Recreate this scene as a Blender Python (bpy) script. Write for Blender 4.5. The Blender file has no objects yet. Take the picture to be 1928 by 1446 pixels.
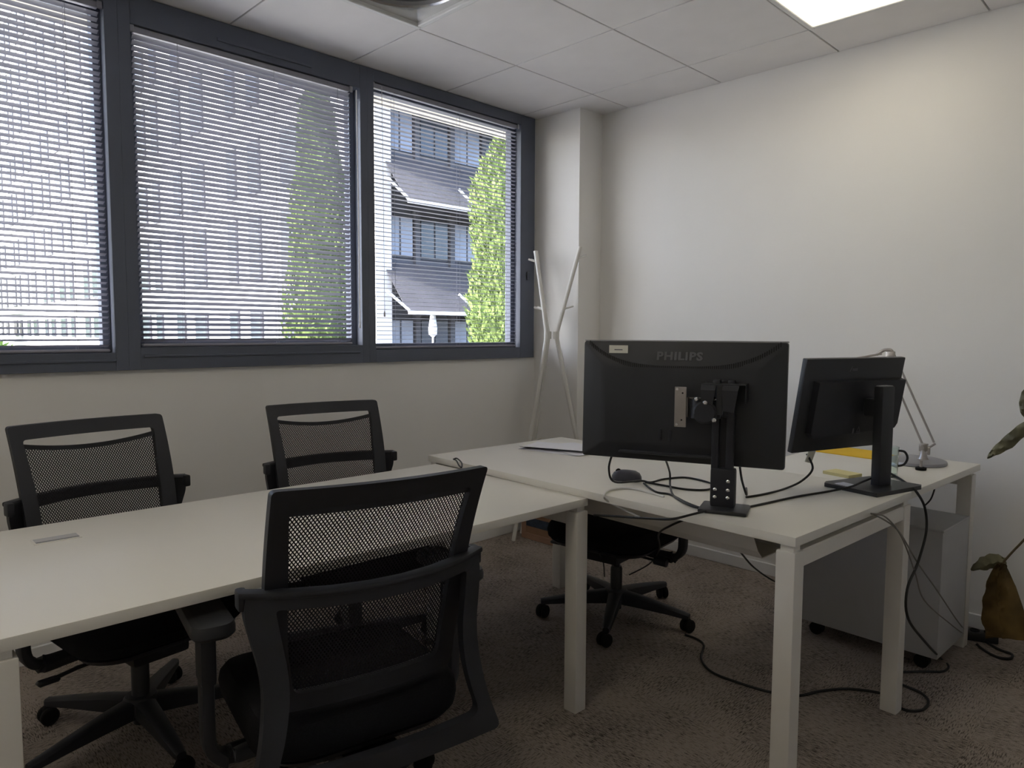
import bpy, bmesh, math, random
from mathutils import Vector, Matrix

random.seed(7)
SC = bpy.context.scene
COL = SC.collection
R = math.radians

# ------------------------------------------------------------------ camera
IMG_W, IMG_H, FPX = 1928, 1446, 1339.8
YAW, PITCH, ROLL, CAM_Z = 0.781098, 0.0732743, 0.004258, 1.255
_cy, _sy, _cp, _sp = math.cos(YAW), math.sin(YAW), math.cos(PITCH), math.sin(PITCH)
FWD = Vector((_sy * _cp, _cy * _cp, -_sp))
_r0 = Vector((_cy, -_sy, 0)); _u0 = _r0.cross(FWD)
RIGHT = math.cos(ROLL) * _r0 + math.sin(ROLL) * _u0
UP = -math.sin(ROLL) * _r0 + math.cos(ROLL) * _u0
CAM = Vector((0, 0, CAM_Z))
cd = bpy.data.cameras.new('camera'); cam = bpy.data.objects.new('camera', cd); COL.objects.link(cam)
m = Matrix((RIGHT, UP, -FWD)).transposed().to_4x4(); m.translation = CAM
cam.matrix_world = m
cd.sensor_width = 36.0; cd.lens = FPX / IMG_W * 36.0; cd.clip_start = 0.05; cd.clip_end = 400
SC.camera = cam


def at_z(u, v, z):
    """point of the scene at height z seen at a photograph position (used to survey the place)"""
    d = ((u - IMG_W / 2) / FPX) * RIGHT - ((v - IMG_H / 2) / FPX) * UP + FWD
    return CAM + d * ((z - CAM.z) / d.z)


# ------------------------------------------------------------------ world, sun, exposure
SC.view_settings.view_transform = 'Standard'
SC.view_settings.look = 'None'
SC.view_settings.exposure = 0.94
SC.view_settings.gamma = 1.0
SC.view_settings.use_curve_mapping = False
w = bpy.data.worlds.new('sky'); SC.world = w; w.use_nodes = True
nt = w.node_tree; nt.nodes.clear()
sky = nt.nodes.new('ShaderNodeTexSky'); sky.sky_type = 'NISHITA'; sky.sun_disc = False
sky.sun_elevation = R(50); sky.sun_rotation = R(-78); sky.dust_density = 4.0; sky.air_density = 0.6
bg = nt.nodes.new('ShaderNodeBackground'); bg.inputs['Strength'].default_value = 1.08
wo = nt.nodes.new('ShaderNodeOutputWorld')
nt.links.new(sky.outputs[0], bg.inputs[0]); nt.links.new(bg.outputs[0], wo.inputs[0])
sl = bpy.data.lights.new('sun', 'SUN'); sl.energy = 9.0; sl.angle = R(0.6); sl.color = (1, .96, .9)
so = bpy.data.objects.new('sun', sl); COL.objects.link(so)
so.rotation_euler = Vector((-.75, .16, .86)).to_track_quat('Z', 'Y').to_euler()
SC.cycles.max_bounces = 8; SC.cycles.transmission_bounces = 6
PANEL_STRENGTH = 2.2


# ------------------------------------------------------------------ materials
MATS = {}


def mat(name, col, rough=.5, metal=0., spec=.5, var=0., vscale=8., bump=0., bscale=200., emit=None, alpha=None, stretch=None):
    if name in MATS: return MATS[name]
    mm = bpy.data.materials.new(name); mm.use_nodes = True; t = mm.node_tree; b = t.nodes['Principled BSDF']
    b.inputs['Roughness'].default_value = rough; b.inputs['Metallic'].default_value = metal
    b.inputs['Specular IOR Level'].default_value = spec
    tc = t.nodes.new('ShaderNodeTexCoord'); mp = t.nodes.new('ShaderNodeMapping')
    t.links.new(tc.outputs['Object'], mp.inputs[0])
    if stretch: mp.inputs['Scale'].default_value = stretch
    nz = t.nodes.new('ShaderNodeTexNoise'); nz.inputs['Scale'].default_value = vscale; nz.inputs['Detail'].default_value = 2
    t.links.new(mp.outputs[0], nz.inputs['Vector'])
    cr = t.nodes.new('ShaderNodeValToRGB')
    v = var
    cr.color_ramp.elements[0].position = .3; cr.color_ramp.elements[1].position = .7
    cr.color_ramp.elements[0].color = [c * (1 - v) for c in col] + [1]
    cr.color_ramp.elements[1].color = [min(1, c * (1 + v)) for c in col] + [1]
    t.links.new(nz.outputs[0], cr.inputs[0]); t.links.new(cr.outputs[0], b.inputs['Base Color'])
    if bump:
        n2 = t.nodes.new('ShaderNodeTexNoise'); n2.inputs['Scale'].default_value = bscale; n2.inputs['Detail'].default_value = 1
        t.links.new(mp.outputs[0], n2.inputs['Vector'])
        bp = t.nodes.new('ShaderNodeBump'); bp.inputs['Strength'].default_value = bump; bp.inputs['Distance'].default_value = .002
        t.links.new(n2.outputs[0], bp.inputs['Height']); t.links.new(bp.outputs[0], b.inputs['Normal'])
    if emit:
        b.inputs['Emission Color'].default_value = list(emit[:3]) + [1]; b.inputs['Emission Strength'].default_value = emit[3]
    MATS[name] = mm
    return mm


def glass_pane(name, tint=(1, 1, 1), refl=1.0):
    mm = bpy.data.materials.new(name); mm.use_nodes = True; t = mm.node_tree; t.nodes.clear()
    o = t.nodes.new('ShaderNodeOutputMaterial'); mx = t.nodes.new('ShaderNodeMixShader')
    tr = t.nodes.new('ShaderNodeBsdfTransparent'); tr.inputs[0].default_value = list(tint) + [1]
    gl = t.nodes.new('ShaderNodeBsdfGlossy'); gl.inputs['Roughness'].default_value = .01
    lw = t.nodes.new('ShaderNodeLayerWeight'); lw.inputs[0].default_value = .5      # Schlick reflection, the same on both faces of the pane
    pw = t.nodes.new('ShaderNodeMath'); pw.operation = 'POWER'; pw.inputs[1].default_value = 5
    fr = t.nodes.new('ShaderNodeMath'); fr.operation = 'MULTIPLY_ADD'; fr.inputs[1].default_value = .96; fr.inputs[2].default_value = .035
    t.links.new(lw.outputs['Facing'], pw.inputs[0]); t.links.new(pw.outputs[0], fr.inputs[0])
    t.links.new(fr.outputs[0], mx.inputs[0]); t.links.new(tr.outputs[0], mx.inputs[1]); t.links.new(gl.outputs[0], mx.inputs[2])
    t.links.new(mx.outputs[0], o.inputs[0])
    return mm


def carpet_mat():
    mm = bpy.data.materials.new('carpet_loop'); mm.use_nodes = True; t = mm.node_tree; b = t.nodes['Principled BSDF']
    b.inputs['Roughness'].default_value = .95; b.inputs['Specular IOR Level'].default_value = .1
    tc = t.nodes.new('ShaderNodeTexCoord')

    def noise(scale, st, detail=3):
        mp = t.nodes.new('ShaderNodeMapping'); mp.inputs['Scale'].default_value = st
        t.links.new(tc.outputs['Object'], mp.inputs[0])
        n = t.nodes.new('ShaderNodeTexNoise'); n.inputs['Scale'].default_value = scale; n.inputs['Detail'].default_value = detail
        t.links.new(mp.outputs[0], n.inputs['Vector']); return n.outputs[0]
    a = noise(46, (1, 6, 1)); c2 = noise(46, (6, 1, 1)); ck = t.nodes.new('ShaderNodeTexChecker'); ck.inputs['Scale'].default_value = 2.0
    t.links.new(tc.outputs['Object'], ck.inputs['Vector'])
    mx = t.nodes.new('ShaderNodeMix'); mx.data_type = 'FLOAT'
    t.links.new(ck.outputs['Fac'], mx.inputs[0]); t.links.new(a, mx.inputs[2]); t.links.new(c2, mx.inputs[3])
    fine = noise(420, (1, 1, 1), 2); big = noise(5, (1, 1, 1), 4)
    ad = t.nodes.new('ShaderNodeMath'); ad.operation = 'MULTIPLY_ADD'; ad.inputs[1].default_value = .55
    t.links.new(fine, ad.inputs[0]); t.links.new(mx.outputs[0], ad.inputs[2])
    ad2 = t.nodes.new('ShaderNodeMath'); ad2.operation = 'MULTIPLY_ADD'; ad2.inputs[1].default_value = .35
    t.links.new(big, ad2.inputs[0]); t.links.new(ad.outputs[0], ad2.inputs[2])
    cr = t.nodes.new('ShaderNodeValToRGB')
    cr.color_ramp.elements[0].position = .72; cr.color_ramp.elements[0].color = (.028, .022, .018, 1)
    cr.color_ramp.elements[1].position = .98; cr.color_ramp.elements[1].color = (.36, .305, .265, 1)
    t.links.new(ad2.outputs[0], cr.inputs[0]); t.links.new(cr.outputs[0], b.inputs['Base Color'])
    bp = t.nodes.new('ShaderNodeBump'); bp.inputs['Strength'].default_value = .6; bp.inputs['Distance'].default_value = .004
    t.links.new(ad.outputs[0], bp.inputs['Height']); t.links.new(bp.outputs[0], b.inputs['Normal'])
    return mm


M_WALL = mat('wall_paint', (.84, .825, .80), .85, spec=.2, var=.015, vscale=2)
M_TILE = mat('ceiling_tile_board', (.84, .82, .81), .9, spec=.1, var=.02, vscale=6)
M_GRID = mat('ceiling_grid_backing', (.10, .10, .10), .8)  # dark grey backing board that shows in the tile joints
M_CARPET = carpet_mat()
M_FRAME = mat('anthracite_aluminium', (.105, .118, .155), .45, spec=.4, var=.03)
M_SLAT = mat('blind_slat_aluminium', (.30, .30, .345), .45, spec=.4, var=.02)
M_CORD = mat('blind_cord', (.7, .7, .72), .7)
M_CORD_DK = mat('blind_ladder', (.30, .30, .33), .7)
M_DESK = mat('white_laminate', (.78, .755, .69), .38, spec=.4, var=.015, vscale=3)
M_EDGE = mat('laminate_edge', (.66, .63, .57), .45, spec=.3, var=.02)
M_LEG = mat('white_powder_coat', (.74, .71, .655), .4, spec=.4, var=.015)
M_BLACK = mat('black_plastic', (.020, .021, .025), .42, spec=.45, var=.1, bump=.05, bscale=600)
M_BLACK2 = mat('black_chair_plastic', (.020, .021, .027), .5, spec=.4, var=.1, bump=.08, bscale=500)
M_MESH = mat('black_net', (.018, .018, .022), .75, spec=.2)
M_SEAT = mat('black_seat_fabric', (.012, .012, .014), .95, spec=.1, var=.2, vscale=300, bump=.3, bscale=700)
M_RUBBER = mat('black_rubber', (.012, .012, .012), .8, spec=.2)
M_STEEL = mat('brushed_steel', (.42, .39, .37), .35, metal=1.0, var=.05, vscale=40)
M_CHROME = mat('bolt_chrome', (.75, .75, .75), .2, metal=1.0)
M_GREY_METAL = mat('grey_lacquered_metal', (.34, .34, .355), .35, metal=.6, var=.02)
M_PED = mat('pedestal_metal', (.46, .455, .455), .5, spec=.3, var=.02)
M_PAPER = mat('white_paper', (.80, .80, .84), .8, spec=.1, var=.02)
M_YELLOW = mat('yellow_card', (.82, .52, .035), .7, spec=.2, var=.05)
M_STICKY = mat('pale_yellow_paper', (.78, .70, .36), .8, spec=.1, var=.03)
M_CABLE = mat('black_cable_pvc', (.013, .013, .014), .5, spec=.4)
M_CABLE_G = mat('grey_cable_pvc', (.22, .20, .18), .6)
M_CABLE_W = mat('white_cable_pvc', (.7, .69, .67), .5)
M_SCREEN = mat('dark_screen', (.008, .008, .01), .15)
M_LOGO = mat('printed_grey', (.085, .085, .09), .6)
M_LABEL = mat('printed_label', (.62, .60, .52), .7)
M_WHITE_WOOD = mat('white_lacquer', (.72, .70, .66), .45, var=.02)
M_CARD = mat('brown_board', (.30, .17, .10), .8, var=.08, vscale=12)
M_BAND = mat('dark_blue_band', (.03, .045, .075), .7, var=.3, vscale=30)
M_LEAF_DRY = mat('dry_leaf', (.14, .085, .022), .7, var=.45, vscale=9, bump=.4, bscale=40)
M_LEAF = mat('fading_leaf', (.16, .15, .085), .6, var=.35, vscale=14, bump=.3, bscale=60)
M_STEM = mat('plant_stem', (.12, .085, .04), .7, var=.2)
M_POT = mat('grey_pot', (.3, .29, .28), .7, var=.05)
M_SOIL = mat('soil', (.05, .035, .025), .95, var=.4, vscale=40)
M_DIFF = mat('lit_diffuser', (.9, .88, .82), .5, emit=(1.0, .92, .73, PANEL_STRENGTH))
M_TRIM = mat('white_trim', (.78, .78, .77), .4)
M_GLOSS = mat('polished_reflector', (.74, .74, .73), .16, metal=.85, var=.03)
M_RECESS = mat('grey_reflector', (.33, .33, .33), .5, var=.05)
M_PANE = glass_pane('window_glass', (.96, .98, .97))
M_FAC_W = mat('white_render', (.60, .60, .62), .9, spec=.1, var=.03, vscale=.5)
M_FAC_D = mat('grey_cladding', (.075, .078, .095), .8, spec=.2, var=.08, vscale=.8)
M_FWIN = mat('facade_window_glass', (.06, .068, .085), .12, spec=.4, var=.25, vscale=.4)
M_FWIN_B = mat('facade_window_blind', (.24, .26, .32), .3, spec=.4, var=.15, vscale=.6)
M_FFRAME = mat('facade_window_frame', (.05, .05, .06), .6)
M_AWN = mat('dark_awning_cloth', (.035, .035, .045), .9, var=.1, vscale=2)
M_AWN_BAR = mat('white_awning_bar', (.85, .86, .9), .5)
M_CYP = mat('cypress_green', (.12, .17, .05), .8, spec=.2, var=.4, vscale=1.6)
M_TREE = mat('tree_green', (.20, .33, .08), .8, spec=.2, var=.4, vscale=.7)
M_BARK = mat('bark', (.12, .09, .06), .9, var=.3, vscale=5)
M_STREET = mat('asphalt', (.22, .22, .22), .9, var=.1, vscale=.4)
M_SOFFIT = mat('cream_soffit', (.72, .66, .55), .9, var=.03)


# ------------------------------------------------------------------ mesh helpers
class MB:
    def __init__(self): self.v = []; self.f = []

    def add(self, vs, fs, M=None):
        o = len(self.v)
        self.v += [tuple(M @ Vector(p)) if M else tuple(p) for p in vs]
        self.f += [tuple(i + o for i in f) for f in fs]
        return self

    def box(self, c, s, bev=0., M=None, seg=1):
        if bev <= 0:
            x, y, z = [k / 2 for k in s]; cx, cy, cz = c
            vs = [(cx + a * x, cy + b * y, cz + d * z) for a in (-1, 1) for b in (-1, 1) for d in (-1, 1)]
            fs = [(0, 1, 3, 2), (4, 6, 7, 5), (0, 4, 5, 1), (2, 3, 7, 6), (0, 2, 6, 4), (1, 5, 7, 3)]
            return self.add(vs, fs, M)
        b = bmesh.new(); bmesh.ops.create_cube(b, size=1)
        bmesh.ops.scale(b, vec=s, verts=b.verts)
        bmesh.ops.bevel(b, geom=b.edges[:], offset=bev, segments=seg, profile=.6, affect='EDGES', clamp_overlap=True)
        b.verts.ensure_lookup_table(); b.verts.index_update()
        vs = [(v.co.x + c[0], v.co.y + c[1], v.co.z + c[2]) for v in b.verts]
        fs = [tuple(v.index for v in f.verts) for f in b.faces]; b.free()
        return self.add(vs, fs, M)

    def cyl(self, p0, p1, r0, r1=None, n=16, M=None):
        r1 = r0 if r1 is None else r1
        p0, p1 = Vector(p0), Vector(p1); d = (p1 - p0).normalized()
        a = d.orthogonal().normalized(); b = d.cross(a)
        vs = []
        for p, r in ((p0, r0), (p1, r1)):
            vs += [p + a * (r * math.cos(2 * math.pi * k / n)) + b * (r * math.sin(2 * math.pi * k / n)) for k in range(n)]
        fs = [(k, (k + 1) % n, n + (k + 1) % n, n + k) for k in range(n)] + [tuple(range(n - 1, -1, -1)), tuple(range(n, 2 * n))]
        return self.add(vs, fs, M)

    def lathe(self, prof, n=24, c=(0, 0, 0), M=None, cap=True):
        vs = []; fs = []
        for r, z in prof:
            vs += [(c[0] + r * math.cos(2 * math.pi * k / n), c[1] + r * math.sin(2 * math.pi * k / n), c[2] + z) for k in range(n)]
        for i in range(len(prof) - 1):
            for k in range(n):
                fs.append((i * n + k, i * n + (k + 1) % n, (i + 1) * n + (k + 1) % n, (i + 1) * n + k))
        if cap:
            fs.append(tuple(range(n - 1, -1, -1))); fs.append(tuple(range((len(prof) - 1) * n, len(prof) * n)))
        return self.add(vs, fs, M)

    def sweep(self, pts, prof, closed=False, up=(0, 0, 1), M=None, scale=None):
        """sweep closed 2d profile (a,b): a sideways, b along up, along pts"""
        pts = [Vector(p) for p in pts]; n = len(pts); k = len(prof); vs = []; up = Vector(up)
        for i, p in enumerate(pts):
            if closed: t = pts[(i + 1) % n] - pts[i - 1]
            else: t = pts[min(i + 1, n - 1)] - pts[max(i - 1, 0)]
            t.normalize(); s = t.cross(up)
            if s.length < 1e-4: s = t.orthogonal()
            s.normalize(); u = s.cross(t)
            q = scale[i] if scale else 1.
            vs += [p + s * (a * q) + u * (b * q) for a, b in prof]
        fs = []
        for i in range(n if closed else n - 1):
            j = (i + 1) % n
            fs += [(i * k + a, j * k + a, j * k + (a + 1) % k, i * k + (a + 1) % k) for a in range(k)]
        if not closed: fs += [tuple(range(k)), tuple(range((n - 1) * k + k - 1, (n - 1) * k - 1, -1))]
        return self.add(vs, fs, M)

    def tube(self, pts, r, n=8, M=None, closed=False):
        pts = [Vector(p) for p in pts]; N = len(pts); vs = []; s = None
        for i, p in enumerate(pts):
            t = (pts[min(i + 1, N - 1)] - pts[max(i - 1, 0)]).normalized()
            s = t.orthogonal() if s is None else s - t * s.dot(t)      # carry the frame along, no twist
            s.normalize(); u = t.cross(s)
            vs += [p + s * (r * math.cos(2 * math.pi * a / n)) + u * (r * math.sin(2 * math.pi * a / n)) for a in range(n)]
        fs = [(i * n + a, i * n + (a + 1) % n, (i + 1) * n + (a + 1) % n, (i + 1) * n + a) for i in range(N - 1) for a in range(n)]
        fs += [tuple(range(n - 1, -1, -1)), tuple(range((N - 1) * n, N * n))]
        return self.add(vs, fs, M)

    def prism(self, poly, z0, z1, M=None):
        n = len(poly)
        vs = [(x, y, z0) for x, y in poly] + [(x, y, z1) for x, y in poly]
        fs = [(k, (k + 1) % n, n + (k + 1) % n, n + k) for k in range(n)] + [tuple(range(n - 1, -1, -1)), tuple(range(n, 2 * n))]
        return self.add(vs, fs, M)

    def ring(self, outer, inner, yf, th, M=None):
        """solid curved plate between two (x,z) loops of equal length; y from yf(x,z), thickness th"""
        n = len(outer); vs = []
        for lp in (outer, inner):
            for s in (-.5, .5): vs += [(x, yf(x, z) + s * th, z) for x, z in lp]
        of, ob, jf, jb = 0, n, 2 * n, 3 * n; fs = []
        for k in range(n):
            q = (k + 1) % n
            fs += [(of + k, of + q, jf + q, jf + k), (ob + q, ob + k, jb + k, jb + q), (of + q, of + k, ob + k, ob + q), (jf + k, jf + q, jb + q, jb + k)]
        return self.add(vs, fs, M)

    def build(self, name, material, parent=None, smooth=30, **tags):
        me = bpy.data.meshes.new(name); me.from_pydata(self.v, [], self.f); me.validate(); me.update()
        b = bmesh.new(); b.from_mesh(me); bmesh.ops.recalc_face_normals(b, faces=b.faces); b.to_mesh(me); b.free()
        if smooth:
            me.shade_smooth(); me.set_sharp_from_angle(angle=R(smooth))
        me.materials.append(material)
        o = bpy.data.objects.new(name, me); COL.objects.link(o)
        if parent: o.parent = parent
        return tag(o, **tags)


def tag(o, label=None, cat=None, group=None, kind=None):
    if label: o['label'] = label
    if cat: o['category'] = cat
    if group: o['group'] = group
    if kind: o['kind'] = kind
    return o


def empty(name, loc, rz=0, **tags):
    o = bpy.data.objects.new(name, None); COL.objects.link(o)
    o.location = loc; o.rotation_euler = (0, 0, rz); o.empty_display_size = .1
    return tag(o, **tags)


def inst(src, parent=None, loc=(0, 0, 0), rot=(0, 0, 0), scale=(1, 1, 1), name=None):
    o = bpy.data.objects.new(name or src.name.split('.')[0], src.data); COL.objects.link(o)
    o.parent = parent; o.location = loc; o.rotation_euler = rot; o.scale = scale
    return o


def spline(pts, n=8, closed=False):
    pts = [Vector(p) for p in pts]; out = []; N = len(pts)
    for i in range(N if closed else N - 1):
        if closed: p0, p1, p2, p3 = pts[i - 1], pts[i], pts[(i + 1) % N], pts[(i + 2) % N]
        else: p0, p1, p2, p3 = pts[max(i - 1, 0)], pts[i], pts[i + 1], pts[min(i + 2, N - 1)]
        for k in range(n):
            t = k / n
            out.append(.5 * ((2 * p1) + (-p0 + p2) * t + (2 * p0 - 5 * p1 + 4 * p2 - p3) * t * t + (-p0 + 3 * p1 - 3 * p2 + p3) * t ** 3))
    if not closed: out.append(pts[-1])
    return out


def rrect(w_, h_, r, n=4):
    out = []
    for cx, cy, a0 in ((w_ / 2 - r, h_ / 2 - r, 0), (-w_ / 2 + r, h_ / 2 - r, 90), (-w_ / 2 + r, -h_ / 2 + r, 180), (w_ / 2 - r, -h_ / 2 + r, 270)):
        for k in range(n + 1):
            a = R(a0 + 90 * k / n); out.append((cx + r * math.cos(a), cy + r * math.sin(a)))
    return out


# ================================================================== THE ROOM
CEIL = 2.568
XR, YW = 3.50, 3.12           # right wall, window wall
XL, YF = -1.60, -1.05         # walls behind the camera
GX, GY, TS = 1.963, 2.567, .6  # ceiling grid

floor = MB().box(((XL + XR) / 2, (YF + YW) / 2, -.05), (XR - XL, YW - YF, .1)).build('floor', M_CARPET, kind='structure')
wr = MB().box((XR + .1, (YF + YW) / 2, CEIL / 2 + .1), (.2, YW - YF + .5, CEIL + .2)).build('wall_right', M_WALL, kind='structure')
MB().box((XL - .1, (YF + YW) / 2, CEIL / 2 + .1), (.2, YW - YF + .5, CEIL + .2)).build('wall_left', M_WALL, kind='structure')
MB().box(((XL + XR) / 2, YF - .1, CEIL / 2 + .1), (XR - XL, .2, CEIL + .2)).build('wall_front', M_WALL, kind='structure')
WX0, WX1, WZ0 = -1.20, 3.264, 1.095     # window opening
wb = MB()
wb.box(((XL + XR) / 2, YW + .05, WZ0 / 2), (XR - XL, .10, WZ0))
wb.box(((WX1 + XR) / 2, YW + .05, (WZ0 + CEIL) / 2), (XR - WX1, .10, CEIL - WZ0))
wb.box(((XL + WX0) / 2, YW + .05, (WZ0 + CEIL) / 2), (WX0 - XL, .10, CEIL - WZ0))
wb.box(((XL + XR) / 2, YW + .05, CEIL + .1), (XR - XL, .10, .2))
wb.build('wall_back', M_WALL, kind='structure')
MB().box((3.395, 2.94, CEIL / 2), (.21, .36, CEIL)).build('wall_column', M_WALL, kind='structure')
# base boards
BBH = .062
MB().box((XR - .006, (2.76 + YF) / 2, BBH / 2), (.012, 2.76 - YF, BBH), .003).build('baseboard_right', M_TRIM, kind='structure')
MB().box(((XL + 3.29) / 2, YW - .006, BBH / 2), (3.29 - XL, .012, BBH), .003).build('baseboard_back', M_TRIM, kind='structure')

# ceiling: dark backing with a tile for each module
ceil = MB().box(((XL + XR) / 2, (YF + YW) / 2, CEIL + .06), (XR - XL, YW - YF, .08)).build('ceiling', M_GRID, kind='structure')
G = .0035
xs = [XL] + [GX + TS * i for i in range(-12, 4) if XL < GX + TS * i < XR] + [XR]
ys = [YF] + [GY + TS * i for i in range(-12, 3) if YF < GY + TS * i < YW] + [YW]
LIT = (GX + TS, GY - 3 * TS)         # lower-left corner of the lit module
OFF = (GX - TS, GY - TS)
LIT_ADDED = [(GX - 5 * TS, GY - TS), (GX - 5 * TS, GY - 3 * TS), (GX - 3 * TS, GY - 3 * TS)]  # extra lit panels out of view, added to brighten the interior
tile_cache = {}
for i in range(len(xs) - 1):
    for j in range(len(ys) - 1):
        x0, x1, y0, y1 = xs[i], xs[i + 1], ys[j], ys[j + 1]
        if any(abs(x0 - a) < .01 and abs(y0 - b) < .01 for a, b in [LIT, OFF] + LIT_ADDED): continue
        key = (round(x1 - x0, 3), round(y1 - y0, 3))
        if x1 - x0 < .02 or y1 - y0 < .02: continue
        c = ((x0 + x1) / 2, (y0 + y1) / 2, CEIL + .009)
        if key in tile_cache: inst(tile_cache[key], ceil, c)
        else:
            t = MB().box((0, 0, 0), (key[0] - 2 * G, key[1] - 2 * G, .018), .0015).build('ceiling_tile', M_TILE, ceil); t.location = c
            tile_cache[key] = t

# ------------------------------------------------------------------ windows (three bays)
FY0, FY1 = 3.098, 3.215        # frame depth


def window(n, x0, x1, lft, rgt, top, bot):
    """bay from x0 to x1; lft/rgt/top/bot are the inner edges of the frame"""
    fm = MB(); fy, fd = (FY0 + FY1) / 2, FY1 - FY0
    z1 = CEIL - .004
    fm.box(((x0 + lft) / 2, fy, (WZ0 + z1) / 2), (lft - x0, fd, z1 - WZ0), .0008)
    fm.box(((rgt + x1) / 2, fy, (WZ0 + z1) / 2), (x1 - rgt, fd, z1 - WZ0), .0008)
    fm.box(((lft + rgt) / 2, fy, (top + z1) / 2), (rgt - lft, fd, z1 - top), .0008)
    fm.box(((lft + rgt) / 2, fy, (WZ0 + bot) / 2), (rgt - lft, fd, bot - WZ0), .0008)
    o = fm.build('window_%d' % n, M_FRAME, kind='structure')
    s = MB(); b_ = .03; sy, sd = 3.178, .05          # sash set back behind the blind
    s.box((lft + b_ / 2, sy, (top + bot) / 2), (b_, sd, top - bot), .002); s.box((rgt - b_ / 2, sy, (top + bot) / 2), (b_, sd, top - bot), .002)
    s.box(((lft + rgt) / 2, sy, top - b_ / 2), (rgt - lft - 2 * b_, sd, b_), .002); s.box(((lft + rgt) / 2, sy, bot + b_ / 2), (rgt - lft - 2 * b_, sd, b_), .002)
    s.build('sash', M_FRAME, o)
    MB().box(((lft + rgt) / 2, 3.185, (top + bot) / 2), (rgt - lft - .02, .006, top - bot - .02)).build('pane', M_PANE, o)
    return o


w1 = window(1, WX0, .915, WX0 + .1, .868, 2.505, 1.165)
w2 = window(2, .915, 2.045, .960, 2.005, 2.452, 1.185)
w3 = window(3, 2.045, WX1, 2.085, 3.140, 2.505, 1.160)
# thin raised lines of the frame profile, and the vent cover above the middle blind
MB().box((1.52, FY0 - .004, 2.487), (.44, .008, .014), .003, seg=2).build('vent_cover', M_FRAME, w2)
MB().box((1.48, FY0 - .003, 1.150), (1.02, .006, .010), .002).build('drip_bead', M_FRAME, w2)
MB().box((.38, FY0 - .003, 1.135), (.98, .006, .010), .002).build('drip_bead', M_FRAME, w1)
MB().box((3.205, FY0 - .006, 1.60), (.022, .012, .05), .004).build('hinge_cover', M_FRAME, w3)


# ------------------------------------------------------------------ venetian blinds
def blind(label, x0, x1, ztop, zbot, tilt, ladders, wand, pitch=.0222):
    yb = 3.122
    o = empty('venetian_blind', ((x0 + x1) / 2, yb, zbot), label=label, cat='blind', group='venetian blinds in front of the windows')
    L = x1 - x0; H = ztop - zbot

    def loc(x, y, z): return (x - (x0 + x1) / 2, y - yb, z - zbot)
    MB().box((0, 0, H - .012), (L, .026, .024), .003).build('head_rail', M_SLAT, o)
    MB().box((0, 0, .006), (L, .024, .012), .004).build('bottom_rail', M_SLAT, o)
    for s in (-1, 1):
        MB().box((s * (L / 2 + .004), -.016, H - .012), (.018, .008, .030), .003).build('bracket', M_CORD_DK, o)
    # one slat: a shallow arc 25 mm wide
    sm = MB(); prof = []
    for k in range(5): a = -1 + k / 2; prof.append((.0125 * a, .0022 * (1 - a * a)))
    pr = prof + [(a, b - .0005) for a, b in reversed(prof)]
    sm.add([(-L / 2, a, b) for a, b in pr] + [(L / 2, a, b) for a, b in pr],
           [(k, (k + 1) % 10, 10 + (k + 1) % 10, 10 + k) for k in range(10)] + [tuple(range(9, -1, -1)), tuple(range(10, 20))])
    first = None; z = .026; k = 0
    while z < H - .03:
        tl = tilt + random.uniform(-2.2, 2.2) * (1.6 if k % 9 == 0 else 1)
        if first is None: s = first = sm.build('slat', M_SLAT, o, smooth=40)
        else: s = inst(first, o)
        s.location = (random.uniform(-.0015, .0015), 0, z); s.rotation_euler = (R(-tl), random.uniform(-.0006, .0006), 0)
        z += pitch; k += 1
    for lx in ladders:
        lm = MB()
        for dy in (-.0135, .0135): lm.tube([loc(lx, yb + dy, zbot + .01), loc(lx + .001, yb + dy, (zbot + ztop) / 2), loc(lx, yb + dy, ztop - .02)], .0008, 5)
        lm.build('ladder_cord', M_CORD_DK, o)
    wx, wz, thick = wand
    wm = MB(); wm.tube([loc(wx, yb - .022, ztop - .012), loc(wx + .002, yb - .026, (ztop + wz) / 2), loc(wx + .003, yb - .026, wz)], thick, 6)
    wm.lathe([(.002, 0), (.0045, -.01), (.005, -.026), (.003, -.03)], 8, loc(wx + .003, yb - .026, wz))
    wm.build('tilt_wand', M_CORD, o)
    return o


blind('grey venetian blind with open slats in the leftmost window bay', -1.09, .853, 2.503, 1.168, 19, (-.75, -.1, .74), (-1.0, 1.5, .003))
blind('half closed grey venetian blind in the middle window bay with a pale wand', .972, 1.955, 2.450, 1.188, 31, (1.14, 1.56, 1.885), (1.985, 1.30, .0032))
blind('wide open venetian blind in the right window bay beside the column', 2.092, 3.120, 2.503, 1.164, 1.0, (2.215, 2.66, 3.03), (2.135, 1.36, .0012))

# ------------------------------------------------------------------ ceiling fixtures
e = .59 / 2


def light_panel(corner, label):
    o = empty('ceiling_light', (corner[0] + TS / 2, corner[1] + TS / 2, CEIL), label=label, cat='ceiling light', group='lit ceiling panels')
    for a, b, sx, sy in ((0, e - .012, .59, .024), (0, -e + .012, .59, .024), (e - .012, 0, .024, .542), (-e + .012, 0, .024, .542)):
        MB().box((a, b, .004), (sx, sy, .020), .003).build('frame_bar', M_TRIM, o)
    MB().box((0, 0, .008), (.545, .545, .008)).build('diffuser', M_DIFF, o)


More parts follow.
